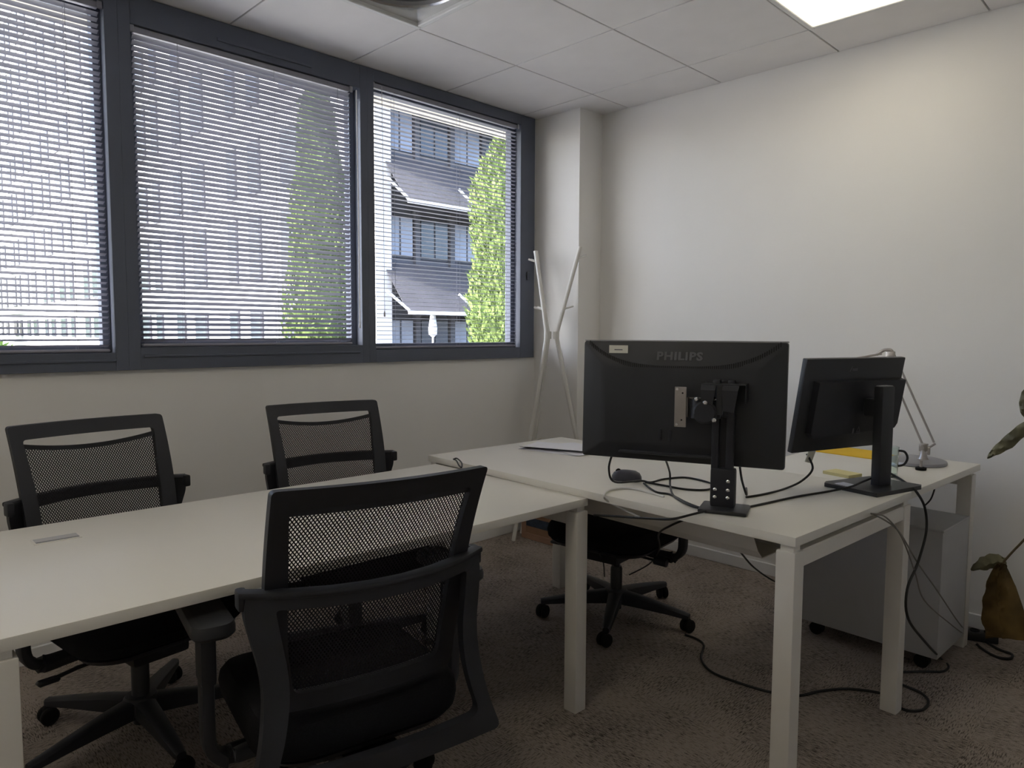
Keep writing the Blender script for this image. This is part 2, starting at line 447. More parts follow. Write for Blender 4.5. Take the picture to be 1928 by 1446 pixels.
light_panel(LIT, 'lit square ceiling light panel glowing warm white near the right wall')
for q_, w_ in zip(LIT_ADDED, ('nearest the window at the left wall', 'at the left wall beside the camera', 'between the left wall and the camera')):
    light_panel(q_, 'added lit ceiling panel out of view, ' + w_)
lx, ly = OFF[0] + TS / 2, OFF[1] + TS / 2
o = empty('ceiling_fixture', (lx, ly, CEIL), label='unlit square ceiling fixture with polished plate and round grey recess', cat='ceiling fixture')
for a, b, sx, sy in ((0, e - .012, .59, .024), (0, -e + .012, .59, .024), (e - .012, 0, .024, .542), (-e + .012, 0, .024, .542)):
    MB().box((a, b, .004), (sx, sy, .020), .003).build('frame_bar', M_TRIM, o)
p = MB(); n = 64; vs = []
for k in range(n):
    a = 2 * math.pi * k / n; ca, sa = math.cos(a), math.sin(a); q = .272 / max(abs(ca), abs(sa))
    vs += [(q * ca, q * sa, .010), (.232 * ca, .232 * sa, .006), (.222 * ca, .222 * sa, .001), (.212 * ca, .212 * sa, .006)]
p.add(vs, [(4 * k + i, 4 * ((k + 1) % n) + i, 4 * ((k + 1) % n) + i + 1, 4 * k + i + 1) for k in range(n) for i in range(3)])
p.build('reflector_plate', M_GLOSS, o)
MB().lathe([(.214, .005), (.205, .03), (.15, .05), (.06, .035), (.05, .02), (.001, .018)], 48, cap=False).build('round_recess', M_RECESS, o)


# ================================================================== FURNITURE
def desk(name, label, origin, rot, L, D, ztop, along, legs, port=None):
    """desk with its top spanning 0..L (x) and 0..D (y) in its own axes; U-shaped leg frames at both ends"""
    o = empty(name, (origin[0], origin[1], 0), rot, label=label, cat='desk', group='white bench desks')
    th = .025; t = .052
    MB().box((L / 2, D / 2, ztop - th / 2), (L, D, th), .002, seg=2).build('tabletop', M_DESK, o)
    zb = ztop - th - .016
    for (x, y) in legs['pos']:
        MB().box((x, y, zb / 2), (t, t, zb), .004, seg=2).build('leg', M_LEG, o)
    for (x0, y0, x1, y1) in legs['beam']:
        MB().box(((x0 + x1) / 2, (y0 + y1) / 2, zb - t / 2 + .002), (max(abs(x1 - x0), .045), max(abs(y1 - y0), .045), t - .006), .004).build('beam', M_LEG, o)
    for (x, y) in legs['pos']: MB().box((x, y, zb + .008), (.035, .035, .017)).build('spacer', M_LEG, o)
    return o


# front desk (A): 1.6 m along the window wall
ROT_A = R(-1.3)
LA, DA = 1.60, .815; h_ = .026
legsA = dict(pos=[(h_, h_), (LA - h_, h_), (h_, DA - h_), (LA - h_, DA - h_)],
             beam=[(h_, .05, h_, DA - .05), (LA - h_, .05, LA - h_, DA - .05), (.05, DA / 2 - .1, LA - .05, DA / 2 - .1), (.05, DA / 2 + .1, LA - .05, DA / 2 + .1)])
OA = (.190, 1.486)
deskA = desk('bench_desk', 'long white desk in front of the window with three chairs around it', OA, ROT_A, LA, DA, .715, 'x', legsA)
pm = MB(); px, py = .232, .632
pm.box((px, py, .7155), (.106, .056, .003), .001)
prt = pm.build('cable_flap', M_LEG, deskA)
MB().box((px, py + .004, .7168), (.096, .034, .002)).build('flap_lid', M_PED, prt)
MB().box((px, py - .019, .7168), (.096, .006, .002)).build('flap_brush', M_GREY_METAL, prt)

# right desk (B): 1.6 m along the right wall, 25 mm higher
ROT_B = R(-2.7)
OB = (1.747, .745)
LB, DB = .795, 1.59
legsB = dict(pos=[(h_, h_), (LB - h_, h_), (h_, DB - h_), (LB - h_, DB - h_)],
             beam=[(.05, h_, LB - .05, h_), (.05, DB - h_, LB - .05, DB - h_), (.58, .05, .58, DB - .05)])
deskB = desk('bench_desk', 'raised white desk carrying the wide black monitor and the loose papers', OB, ROT_B, LB, DB, .74, 'y', legsB)
tr = MB()  # folded sheet cable tray below the top
pts2 = [(.125, .695), (.165, .625), (.190, .600), (.330, .600), (.355, .625), (.375, .695)]
for a, b in zip(pts2[:-1], pts2[1:]):
    tr.add([(a[0], .19, a[1]), (b[0], .19, b[1]), (b[0], 1.42, b[1]), (a[0], 1.42, a[1]), (a[0], .19, a[1] + .003), (b[0], .19, b[1] + .003), (b[0], 1.42, b[1] + .003), (a[0], 1.42, a[1] + .003)],
           [(0, 3, 2, 1), (4, 5, 6, 7), (0, 1, 5, 4), (2, 3, 7, 6), (1, 2, 6, 5), (3, 0, 4, 7)])
for y in (.4, 1.2): tr.box((.25, y, .703), (.26, .03, .024))
tr.build('cable_tray', M_LEG, deskB)

# return desk behind B, carrying the lamp
RX0, RX1, RD = .797, 1.540, .60
o = empty('return_desk', (OB[0], OB[1], 0), ROT_B, label='short white return desk carrying the grey desk lamp and yellow folder', cat='desk', group='white bench desks')
MB().box(((RX0 + RX1) / 2, RD / 2, .7275), (RX1 - RX0, RD, .025), .002, seg=2).build('tabletop', M_DESK, o)
zb = .699
for y in (h_ + .012, RD - h_): MB().box((RX1 - h_ - .004, y, zb / 2), (.052, .052, zb), .004, seg=2).build('leg', M_LEG, o)
MB().box((RX1 - h_ - .004, RD / 2, zb - .022), (.045, RD - .09, .046), .004).build('beam', M_LEG, o)
MB().box(((RX0 + RX1) / 2 - .02, RD - .08, zb - .022), (RX1 - RX0 - .08, .045, .046), .004).build('beam', M_LEG, o)
for y in (h_ + .012, RD - h_): MB().box((RX1 - h_ - .004, y, zb + .008), (.035, .035, .017)).build('spacer', M_LEG, o)

# drawer pedestal below the return
o = empty('drawer_pedestal', (3.066, .952, 0), R(-2.0), label='grey metal drawer pedestal on castors beneath the return desk', cat='cabinet')
MB().box((0, 0, .294), (.318, .52, .475), .004, seg=2).build('body', M_PED, o)
MB().box((0, 0, .536), (.322, .526, .010), .003).build('top_panel', M_PED, o)
for k, (z0, z1) in enumerate(((.062, .29), (.294, .41), (.414, .528))):
    d = MB().box((0, .2685, (z0 + z1) / 2), (.310, .016, z1 - z0 - .004), .003).build('drawer', M_PED, o)
    MB().box((0, .279, z1 - .02), (.10, .006, .012), .002).build('handle', M_STEEL, d)
for sx in (-1, 1):
    for sy in (-1, 1):
        cm = MB(); x, y = sx * .12, sy * .20
        cm.cyl((x - .016, y, .026), (x + .016, y, .026), .026, n=16); cm.box((x, y, .048), (.03, .03, .02), .003)
        cm.build('castor', M_RUBBER, o)


# ------------------------------------------------------------------ chairs
def interp(tab, z):
    if z <= tab[0][0]: return tab[0][1]
    for (a, p), (b, q) in zip(tab[:-1], tab[1:]):
        if z <= b:
            t = (z - a) / (b - a); t = t * t * (3 - 2 * t) if False else t
            return p + (q - p) * t
    return tab[-1][1]


def back_y(x, z):
    t = (z - .47) / .49
    return -.200 - .025 * t - .109 * t * t + .56 * x * x


def yoke_y(x, z):
    yc = interp([(.33, -.292), (.45, -.292), (.60, -.287), (.76, -.298)], z)
    bw = interp([(.33, .010), (.50, .045), (.66, .070), (.76, .088)], z)
    return yc + bw * (x / .26) ** 2


def smooth_loop(corners, rad, n):
    """rounded polygon in (x,z), n points for each corner arc and n on each side"""
    out = []; N = len(corners)
    for i in range(N):
        p0, p1, p2 = Vector(corners[i - 1]), Vector(corners[i]), Vector(corners[(i + 1) % N])
        r = rad[i] if isinstance(rad, (list, tuple)) else rad
        a = p1 + (p0 - p1).normalized() * r; b = p1 + (p2 - p1).normalized() * r
        for k in range(n + 1):
            t = k / n; out.append(a * (1 - t) ** 2 + p1 * 2 * t * (1 - t) + b * t * t)
        p3 = Vector(corners[(i + 2) % N]); r2 = rad[(i + 1) % N] if isinstance(rad, (list, tuple)) else rad
        c = p2 + (p1 - p2).normalized() * r2
        for k in range(1, n + 2):
            t = k / (n + 2); out.append(b.lerp(c, t))
    return [(p.x, p.y) for p in out]


def make_chair(slot=True, star_phase=0):
    P = {}
    # back frame: outer corners follow a slightly waisted outline
    oc = [(.214, .475), (.229, .62), (.235, .78), (.239, .968), (-.239, .968), (-.235, .78), (-.229, .62), (-.214, .475)]
    ic = [(.170, .512), (.184, .62), (.191, .78), (.203, .925), (-.203, .925), (-.191, .78), (-.184, .62), (-.170, .512)]
    oc = [(x * .98, z - .008) for x, z in oc]; ic = [(x * .98, z - .008) for x, z in ic]
    ro = [.03, .03, .03, .012, .012, .03, .03, .03]; ri = [.02, .03, .03, .012, .012, .03, .03, .02]
    fr = MB().ring(smooth_loop(oc, ro, 6), smooth_loop(ic, ri, 6), back_y, .022)
    P['back_frame'] = (fr, M_BLACK2)
    # net: diamond cells with open holes
    net = MB(); dx, dz = .0078, .0056; q = .59

    def half(z): return interp([(.47, .168), (.62, .182), (.78, .189), (.925, .201)], z) + .001

    def ztop(x): return .919 if not slot else .898 - .022 * (1 - (x / .2) ** 2)
    j = 0; z = .508
    while z < .93:
        i0 = -40 if j % 2 else -40.5
        for i in range(82):
            x = (i0 + i) * dx
            if abs(x) > half(z) - .002 or z > ztop(x): continue
            o4 = [(x - dx / 2, z), (x, z - dz / 2 * 2), (x + dx / 2, z), (x, z + dz / 2 * 2)]
            i4 = [(x + (a - x) * q, z + (b - z) * q) for a, b in o4]
            y = lambda a, b: back_y(a, b) + .004
            net.add([(a, y(a, b), b) for a, b in o4 + i4], [(k, (k + 1) % 4, 4 + (k + 1) % 4, 4 + k) for k in range(4)])
        z += dz; j += 1
    P['back_net'] = (net, M_MESH)
    # hem of the net below the slot / seam along the top
    hem = MB(); pts = []
    for k in range(25):
        x = -.198 + .396 * k / 24; zz = ztop(x) if slot else .909
        pts.append((x, back_y(x, zz) + .004, zz))
    hem.sweep(pts, [(-.003, -.007), (.003, -.007), (.003, .007), (-.003, .007)])
    P['net_hem'] = (hem, M_BLACK2)
    # outer yoke behind the back: bowed bar at arm height, sides, low rear bar
    yo = [(.262, .748), (.268, .70), (.238, .56), (.252, .44), (.285, .338), (-.285, .338), (-.252, .44), (-.238, .56), (-.268, .70), (-.262, .748)]
    yi = [(.215, .712), (.212, .69), (.192, .56), (.206, .46), (.232, .385), (-.232, .385), (-.206, .46), (-.192, .56), (-.212, .69), (-.215, .712)]
    ry = [.008, .02, .05, .05, .02, .02, .05, .05, .02, .008]; rj = [.01, .015, .05, .05, .03, .03, .05, .05, .015, .01]
    yk = MB().ring(smooth_loop(yo, ry, 5), smooth_loop(yi, rj, 5), yoke_y, .024)
    lip = []
    for k in range(31):
        x = -.268 + .536 * k / 30; lip.append((x, yoke_y(x, .742) - .002, .742))
    yk.sweep(lip, rrect(.030, .014, .005, 2))
    for s in (-1, 1):   # the bar's ends turn forward in a short tab
        yk.box((s * .266, -.200, .728), (.020, .036, .040), .006, seg=2)
    P['yoke'] = (yk, M_BLACK2)
    for s in (-1, 1):
        a = MB(); pr = []
        a.add([], [])
        # pad
        pad = rrect(.088, .25, .03, 5)
        n = len(pad); cx, cyy = s * .302, -.01
        rows = []
        for sc, zz in ((.86, .626), (1, .634), (1, .648), (.93, .657), (.7, .660)):
            rows.append([(cx + x * sc, cyy + y * (1 - (1 - sc) * .4), zz) for x, y in pad])
        vs = sum(rows, []); fs = [(r * n + k, r * n + (k + 1) % n, (r + 1) * n + (k + 1) % n, (r + 1) * n + k) for r in range(4) for k in range(n)]
        fs += [tuple(range(n - 1, -1, -1)), tuple(range(4 * n, 5 * n))]
        a.add(vs, fs)
        P['arm_pad' + str(s)] = (a, M_BLACK)
        b = MB()
        b.box((s * .302, -.02, .565), (.034, .066, .14), .010, seg=2)
        b.sweep(spline([(s * .302, -.02, .56), (s * .303, -.02, .42), (s * .298, -.02, .345), (s * .262, -.02, .312), (s * .20, -.015, .312), (s * .08, -.01, .320)], 6), rrect(.052, .028, .009, 2), up=(s * 1, 0, .3))
        P['arm_post' + str(s)] = (b, M_BLACK2)
    # seat cushion
    st = MB(); pl = rrect(.485, .50, .11, 8); n = len(pl); rows = []
    for sc, zz in ((.90, .362), (.985, .376), (1.0, .40), (.985, .425), (.93, .442), (.72, .449), (.35, .447)):
        rows.append([(x * sc, .015 + y * sc, zz - (.018 * max(0, (y * sc - .12) / .1) ** 2 if zz > .40 else 0)) for x, y in pl])
    vs = sum(rows, []); K = len(rows)
    fs = [(r * n + k, r * n + (k + 1) % n, (r + 1) * n + (k + 1) % n, (r + 1) * n + k) for r in range(K - 1) for k in range(n)]
    fs += [tuple(range(n - 1, -1, -1)), tuple(range((K - 1) * n, K * n))]
    st.add(vs, fs); P['seat'] = (st, M_SEAT)
    sh = MB(); rows = []
    for sc, zz in ((.60, .335), (.88, .345), (.95, .364)):
        rows.append([(x * sc, .015 + y * sc, zz) for x, y in pl])
    vs = sum(rows, []); sh.add(vs, [(r * n + k, r * n + (k + 1) % n, (r + 1) * n + (k + 1) % n, (r + 1) * n + k) for r in range(2) for k in range(n)] + [tuple(range(n - 1, -1, -1)), tuple(range(2 * n, 3 * n))])
    P['seat_shell'] = (sh, M_BLACK2)
    me = MB(); me.box((0, .02, .307), (.17, .26, .060), .014, seg=2); me.box((0, -.15, .315), (.10, .16, .04), .01)
    me.sweep(spline([(0, -.14, .318), (0, -.22, .325), (0, -.280, .352)], 4), rrect(.13, .03, .008, 2))
    P['tilt_mechanism'] = (me, M_BLACK2)
    lv = MB()
    lv.tube([(.08, .06, .306), (.20, .065, .303), (.262, .07, .297)], .006); lv.box((.275, .07, .295), (.055, .03, .013), .005)
    P['adjust_lever'] = (lv, M_BLACK); lv = MB()
    lv.tube([(-.08, .03, .303), (-.20, .03, .298)], .006); lv.cyl((-.20, .03, .298), (-.255, .03, .296), .017, n=12)
    P['tension_knob'] = (lv, M_BLACK)
    gl = MB(); gl.cyl((0, 0, .20), (0, 0, .290), .0145); gl.lathe([(.026, .10), (.026, .215), (.022, .225)], 20); gl.cyl((0, 0, .035), (0, 0, .10), .024)
    P['gas_lift'] = (gl, M_BLACK)
    ba = MB(); ba.lathe([(.04, .062), (.052, .075), (.052, .112), (.044, .124), (.030, .126)], 24)
    for k in range(5):
        a = star_phase + 2 * math.pi * k / 5; ca, sa = math.cos(a), math.sin(a)
        Mx = Matrix.Rotation(a, 4, 'Z')
        vs = []
        for (r, w_, zt, zl) in ((.03, .058, .120, .066), (.12, .050, .112, .066), (.24, .040, .095, .064), (.315, .032, .083, .060), (.335, .026, .080, .060)):
            vs += [(r, -w_ / 2, zl), (r, w_ / 2, zl), (r, w_ / 2, zt - .006), (r, w_ * .3, zt), (r, -w_ * .3, zt), (r, -w_ / 2, zt - .006)]
        fs = [(i * 6 + q_, i * 6 + (q_ + 1) % 6, (i + 1) * 6 + (q_ + 1) % 6, (i + 1) * 6 + q_) for i in range(4) for q_ in range(6)] + [(5, 4, 3, 2, 1, 0), (24, 25, 26, 27, 28, 29)]
        ba.add(vs, fs, Mx)
        c = MB(); sw = a + random.uniform(-1, 1) * 1.2; off = Vector((.322 * ca, .322 * sa, 0)) + Vector((math.cos(sw), math.sin(sw), 0)) * .008
        Mw = Matrix.Translation(off) @ Matrix.Rotation(sw, 4, 'Z')
        for d in (-1, 1):
            c.add(*disc_wheel(.0275, .018, d * .0135), M=Mw)
        c.box((-.002, 0, .045), (.034, .012, .022), .004, Mw); c.cyl((.322 * ca, .322 * sa, .05), (.322 * ca, .322 * sa, .066), .009, n=10)
        P['castor%d' % k] = (c, M_RUBBER)
    P['star_base'] = (ba, M_BLACK2)
    return P


def disc_wheel(r, w_, y0, n=18):
    vs = []; prof = [(.3 * r, -w_ / 2), (.85 * r, -w_ / 2), (r, -w_ * .25), (r, w_ * .25), (.85 * r, w_ / 2), (.3 * r, w_ / 2)]
    for rr, yy in prof: vs += [(rr * math.cos(2 * math.pi * k / n), y0 + yy, r + .0005 + rr * math.sin(2 * math.pi * k / n)) for k in range(n)]
    fs = [(i * n + k, i * n + (k + 1) % n, (i + 1) * n + (k + 1) % n, (i + 1) * n + k) for i in range(5) for k in range(n)]
    fs += [tuple(range(n - 1, -1, -1)), tuple(range(5 * n, 6 * n))]
    return vs, fs


CH_GROUP = 'black mesh swivel chairs'


def build_chair(parts, loc, rot, label):
    o = empty('swivel_chair', (loc[0], loc[1], 0), rot, label=label, cat='chair', group=CH_GROUP)
    made = {}
    for k, (mb, mt) in parts.items():
        nm = k.rstrip('-0123456789')
        made[k] = mb.build(nm, mt, o, smooth=40)
    return o, made


def copy_chair(made, loc, rot, label, spin):
    o = empty('swivel_chair', (loc[0], loc[1], 0), rot, label=label, cat='chair', group=CH_GROUP)
    for k, s in made.items():
        c = s.copy(); COL.objects.link(c); c.parent = o
        if k == 'star_base' or k.startswith('castor'): c.rotation_euler = (0, 0, spin)
    return o


ch1, made1 = build_chair(make_chair(True), (.690, 2.335), R(187.5), 'black mesh chair behind the front desk, leftmost of all the chairs')
for k, s in made1.items():
    if k == 'star_base' or k.startswith('castor'): s.rotation_euler = (0, 0, R(198 - 187.5))
copy_chair(made1, (1.458, 2.325), R(171.0), 'black mesh chair behind the front desk, below the middle window', R(40))
copy_chair(made1, (2.50, 1.86), R(97), 'black chair behind the raised desk, mostly hidden by the wide monitor', R(66 - 97))
ch3, made3 = build_chair(make_chair(False), (.882, 1.487), R(-10.8), 'nearest black mesh chair seen from behind, tucked under the front desk')
for k, s in made3.items():
    if k == 'star_base' or k.startswith('castor'): s.rotation_euler = (0, 0, R(25))


# ------------------------------------------------------------------ monitors
def text_mesh(body, size, depth, name, material, parent, Mx, bold=0.0, sx=1.0):
    cu = bpy.data.curves.new(name, 'FONT'); cu.body = body; cu.size = size; cu.extrude = depth; cu.offset = bold
    cu.align_x = 'CENTER'; cu.align_y = 'CENTER'; cu.resolution_u = 3; cu.space_character = 1.12
    tmp = bpy.data.objects.new(name, cu); COL.objects.link(tmp)
    bpy.context.view_layer.update()
    me = bpy.data.meshes.new_from_object(tmp); bpy.data.objects.remove(tmp)
    me.transform(Matrix.Diagonal((sx, 1, 1, 1))); me.transform(Mx); me.materials.append(material)
    o = bpy.data.objects.new(name, me); COL.objects.link(o); o.parent = parent
    return o


# local axes of a monitor: x to the right as seen from behind, z up, -y towards the viewer behind it
# --- wide monitor on a desk stand
MY = R(-69.1)
MOX, MOY = 1.879, 1.019
mo = empty('monitor', (MOX, MOY, .74), MY, label='wide black monitor seen from behind with PHILIPS lettering on the raised desk', cat='monitor', group='black monitors')
# panel centre relative to the stand, in local axes
pc = Vector((1.881 - MOX, 1.173 - MOY, 0)); pc.rotate(Matrix.Rotation(-MY, 3, 'Z'))
PX, PY, PZ = pc.x, pc.y, 1.044 - .74
TI = Matrix.Translation((PX, PY, PZ)) @ Matrix.Rotation(R(-1.9), 4, 'X')
W1, H1 = .612, .368
sh = MB(); rows = []
pl0 = rrect(W1, H1, .008, 3); n = len(pl0)
for sc_x, sc_z, y, dz_ in ((1, 1, .014, 0), (1, 1, .0, 0), (.995, .99, -.006, 0), (.80, .70, -.024, -.012), (.74, .62, -.026, -.014)):
    rows.append([(x * sc_x, y, z * sc_z + dz_) for x, z in pl0])
sh.add(sum(rows, []), [(r * n + k, r * n + (k + 1) % n, (r + 1) * n + (k + 1) % n, (r + 1) * n + k) for r in range(len(rows) - 1) for k in range(n)] + [tuple(range(n)), tuple(range((len(rows) - 1) * n, len(rows) * n))], TI)
shell = sh.build('rear_shell', M_BLACK, mo, smooth=25)
MB().box((0, .0155, 0), (W1 - .012, .003, H1 - .016), 0, TI).build('screen', M_SCREEN, mo)
bz = MB()
for c, s in (((0, .010, H1 / 2 + .001), (W1, .016, .004)),): bz.box(c, s, .001, TI)
bz.build('bezel', M_GREY_METAL, mo)


def shell_y(x, z):
    """depth of the shell of the wide monitor at panel coordinates"""
    ax = (W1 / 2 - abs(x)) / (W1 / 2 * .195); az = (H1 / 2 - z) / (H1 / 2 * .37) if z > 0 else 9
    t = max(0, min(1, ax, az)); return -.006 - .018 * t


ROTF = Matrix.Rotation(R(90), 4, 'X')       # text plane to face -y
text_mesh('PHILIPS', .0345, .0004, 'lettering', M_LOGO, mo, TI @ Matrix.Translation((.000, shell_y(0, .138) - .0016, .138)) @ Matrix.Rotation(R(-15), 4, 'X') @ ROTF, .0014, 1.12)
lb = MB().box((-.19, shell_y(-.19, .155) - .0018, .155), (.060, .0012, .030), 0, TI).build('sticker', M_LABEL, mo)
MB().box((-.19, shell_y(-.19, .155) - .0026, .156), (.026, .0006, .003), 0, TI).build('sticker_print', M_LOGO, lb)
vent = MB()
for k in range(96):
    x = -.285 + .57 * k / 95; z = .102 + .075 * (abs(x) / .285) ** 3.2
    y = shell_y(x, z)
    vent.box((x, y - .0008, z), (.0022, .0016, .014), 0, TI)
vent.build('vent_slots', M_RUBBER, mo)
ports = MB()
for x in (-.05, -.02): ports.box((x, -.0285, -.10), (.008, .004, .035), .001, TI)
ports.box((-.03, -.02, -.160), (.30, .012, .010), .003, TI)
ports.build('port_cover', M_BLACK2, mo)
# stand: clamp plate, folded column, hood at the top, swung-out mounting plate
MB().box((.006, -.012, .006), (.135, .115, .012), .006, seg=2).build('base_plate', M_BLACK, mo)
col = MB()
col.box((.0, -.002, .067), (.070, .040, .114), .008, seg=2)
for s in (-1, 1): col.box((s * .0205 - .004, .0, .23), (.021, .030, .30), .005, seg=2)
col.box((-.004, .010, .23), (.05, .012, .30), .002)
col.build('column', M_BLACK2, mo)
for x, z in ((-.02, .040), (-.02, .062), (.016, .088), (.016, .040), (.016, .062)):
    MB().lathe([(.0055, 0), (.0055, .003), (.003, .0045)], 10, M=Matrix.Translation((x, -.022, z)) @ Matrix.Rotation(R(90), 4, 'X')).build('bolt', M_CHROME, mo)
UPZ = Matrix.Translation((.002, 0, .062))
hd = MB()
hd.box((-.004, -.004, .306), (.122, .075, .004), .001, UPZ)
for x0_, x1_ in ((-.065, -.022), (-.006, .040)):     # two chamfered front cheeks with a slot between
    hd.add([(x0_, -.040, .306), (x1_, -.040, .306), (x1_ - .002, -.056, .290), (x0_ + .001, -.056, .290), (x0_ + .004, -.053, .232), (x1_ - .012, -.053, .228),
            (x0_, -.036, .306), (x1_, -.036, .306), (x1_ - .002, -.052, .289), (x0_ + .001, -.052, .289), (x0_ + .004, -.049, .232), (x1_ - .012, -.049, .228)],
           [(0, 1, 2, 3), (3, 2, 5, 4), (7, 6, 9, 8), (8, 9, 10, 11), (0, 3, 9, 6), (3, 4, 10, 9), (1, 7, 8, 2), (2, 8, 11, 5), (4, 5, 11, 10), (0, 6, 7, 1)], UPZ)
hd.box((-.013, -.040, .262), (.018, .010, .086), .002, UPZ); hd.box((.055, .012, .28), (.004, .06, .055), .001, UPZ)
hd.build('hood', M_BLACK, mo)
ar = MB()
ar.cyl((-.072, -.020, .205), (-.072, -.020, .262), .024, n=18, M=UPZ)
ar.box((-.045, -.018, .232), (.07, .040, .05), .006, UPZ, seg=2); ar.box((-.02, -.008, .235), (.05, .03, .06), .006, UPZ)
ar.lathe([(.034, 0), (.034, .02), (.028, .026)], 20, M=UPZ @ Matrix.Translation((-.052, -.03, .225)) @ Matrix.Rotation(R(90), 4, 'X'))
ar.build('swivel_head', M_BLACK2, mo)
for x, y, z in ((-.076, -.046, .262), (-.050, -.058, .254), (-.024, -.060, .206), (-.03, -.03, .262)):
    MB().lathe([(.0065, 0), (.0065, .003), (.004, .006)], 10, M=UPZ @ Matrix.Translation((x, y, z)) @ Matrix.Rotation(R(90), 4, 'X')).build('bolt', M_CHROME, mo)
vp = MB()
vp.box((-.125, -.030, .236), (.034, .003, .118), .0012, UPZ); vp.box((-.105, -.018, .236), (.003, .026, .058), .001, UPZ)
vp.box((-.085, -.004, .262), (.045, .02, .002), 0, UPZ)
vpo = vp.build('mounting_plate', M_STEEL, mo)
for x, z in ((-.135, .288), (-.119, .277), (-.121, .198), (-.135, .184)):
    MB().cyl((x, -.0312, z), (x, -.0325, z), .0025 if x > -.128 else .004, n=10, M=UPZ).build('screw', M_RUBBER if x > -.128 else M_CHROME, vpo)

# --- smaller monitor with its own column and foot
SCL = .885
M2Y = R(-18.4)
c2 = CAM + (Vector((2.81, 1.008, .987)) - CAM) * SCL
W2, H2 = .54 * SCL, .355 * SCL
mo2 = empty('monitor', (c2.x, c2.y, .74), M2Y, label='smaller black monitor seen from behind on a square foot, near the lamp', cat='monitor', group='black monitors')
T2 = Matrix.Translation((0, 0, c2.z - .74)) @ Matrix.Rotation(R(9.4), 4, 'X')
b = MB(); b.box((0, .008, 0), (W2, .020, H2), .004, T2, seg=2); b.build('panel', M_BLACK, mo2)
MB().box((0, .0195, 0), (W2 - .012, .003, H2 - .02), 0, T2).build('screen', M_SCREEN, mo2)
b = MB(); pl2 = [(-W2 / 2 + .045, .085), (W2 / 2 - .004, .085), (W2 / 2 - .004, -.075), (W2 / 2 - .016, -.092), (-W2 / 2 + .06, -.105), (-W2 / 2 + .045, -.09)]
n = len(pl2)
b.add([(x, -.001, z) for x, z in pl2] + [(x * .985, -.024, z * .97) for x, z in pl2], [(k, (k + 1) % n, n + (k + 1) % n, n + k) for k in range(n)] + [tuple(range(n)), tuple(range(2 * n - 1, n - 1, -1))], T2)
b.build('rear_housing', M_BLACK2, mo2)
lg = MB()   # faint raised maker's mark: a slanted stroke and a low bar
lg.add([(-.036, -.0035, .112), (-.031, -.0035, .112), (-.024, -.0035, .130), (-.028, -.0035, .130)], [(0, 1, 2, 3)], T2)
lg.box((-.010, -.0028, .119), (.026, .0012, .009), .0004, T2)
lg.build('maker_mark', M_LOGO, mo2)
wm = MB()
tx, tz = .032, -.085
wm.add([(tx - .011, -.0255, tz - .008), (tx + .011, -.0255, tz - .008), (tx, -.0255, tz + .013), (tx - .006, -.0255, tz - .004), (tx + .006, -.0255, tz - .004), (tx, -.0255, tz + .006)], [(0, 1, 4, 3), (1, 2, 5, 4), (2, 0, 3, 5)], T2)
wm.box((tx, -.0255, tz - .012), (.022, .0008, .003), 0, T2); wm.box((tx - .026, -.0255, tz - .003), (.008, .0008, .018), 0, T2)
wm.build('warning_marks', M_LOGO, mo2)
b = MB()
b.box((.06, -.082, .172), (.060, .034, .340), .006, seg=2); b.box((.06, -.048, c2.z - .74 - .01), (.05, .05, .06), .004)
b.build('column', M_BLACK, mo2)
MB().box((.06, -.082, .3425), (.050, .026, .002), .001).build('column_cap', M_GREY_METAL, mo2)
b = MB(); b.prism([(-.07, -.165), (.17, -.150), (.185, -.14), (.155, .03), (-.06, .035), (-.085, .02)], 0.0, .013); 
ft = b.build('foot', M_BLACK, mo2)
MB().box((-.045, -.03, .0137), (.045, .05, .0012)).build('foot_label', M_PAPER, mo2)

# ------------------------------------------------------------------ desk lamp
LX, LY, LZ = 3.122, .862, .74
o = empty('desk_lamp', (LX, LY, LZ), 0, label='grey metal desk lamp with thin double arm and round base', cat='lamp')
MB().lathe([(.108, 0), (.112, .004), (.110, .013), (.10, .017), (.02, .020)], 48).build('base', M_GREY_METAL, o)
# local frame: arm plane roughly along world +y (to the left in the photograph)
mb_ = MB(); mb_.lathe([(.020, .018), (.014, .03), (.012, .055)], 16, (.0, -.028, 0)); mb_.box((0, -.028, .066), (.022, .03, .032), .004, seg=2)
mb_.cyl((-.018, -.028, .066), (.018, -.028, .066), .008, n=12); mb_.box((-.012, -.05, .055), (.006, .010, .03), .002)
mb_.sweep(spline([(0, -.03, .062), (0, -.05, .070), (0, -.068, .085)], 4), rrect(.010, .008, .002, 1))
mb_.build('lower_joint', M_STEEL, o)
for (a, b) in (((-.005, -.026, .075), (-.005, .118, .395)), ((.005, -.062, .088), (.005, .098, .435))):
    r_ = MB(); r_.tube([a, b], .0042, 8); r_.build('arm_rod', M_STEEL, o)
el = MB(); el.box((0, .108, .418), (.018, .034, .05), .005, seg=2); el.sweep(spline([(0, .100, .435), (0, .108, .447), (0, .132, .447), (0, .16, .428)], 4), rrect(.012, .012, .003, 2))
el.build('elbow', M_STEEL, o)
up_ = MB()
for dz_ in (0, .022): up_.tube([(-.004, .14, .432 - dz_), (-.03, .34, .388 - dz_)], .004, 8)
up_.build('upper_arm', M_STEEL, o)
hd = MB(); hd.lathe([(.018, .05), (.026, .035), (.06, .0), (.062, -.004), (.058, -.004), (.024, .03)], 24, M=Matrix.Translation((-.036, .375, .34)) @ Matrix.Rotation(R(12), 4, 'X'), cap=False)
hd.cyl((-.036, .367, .385), (-.032, .355, .405), .012, n=12)
hd.build('lamp_head', M_GREY_METAL, o)
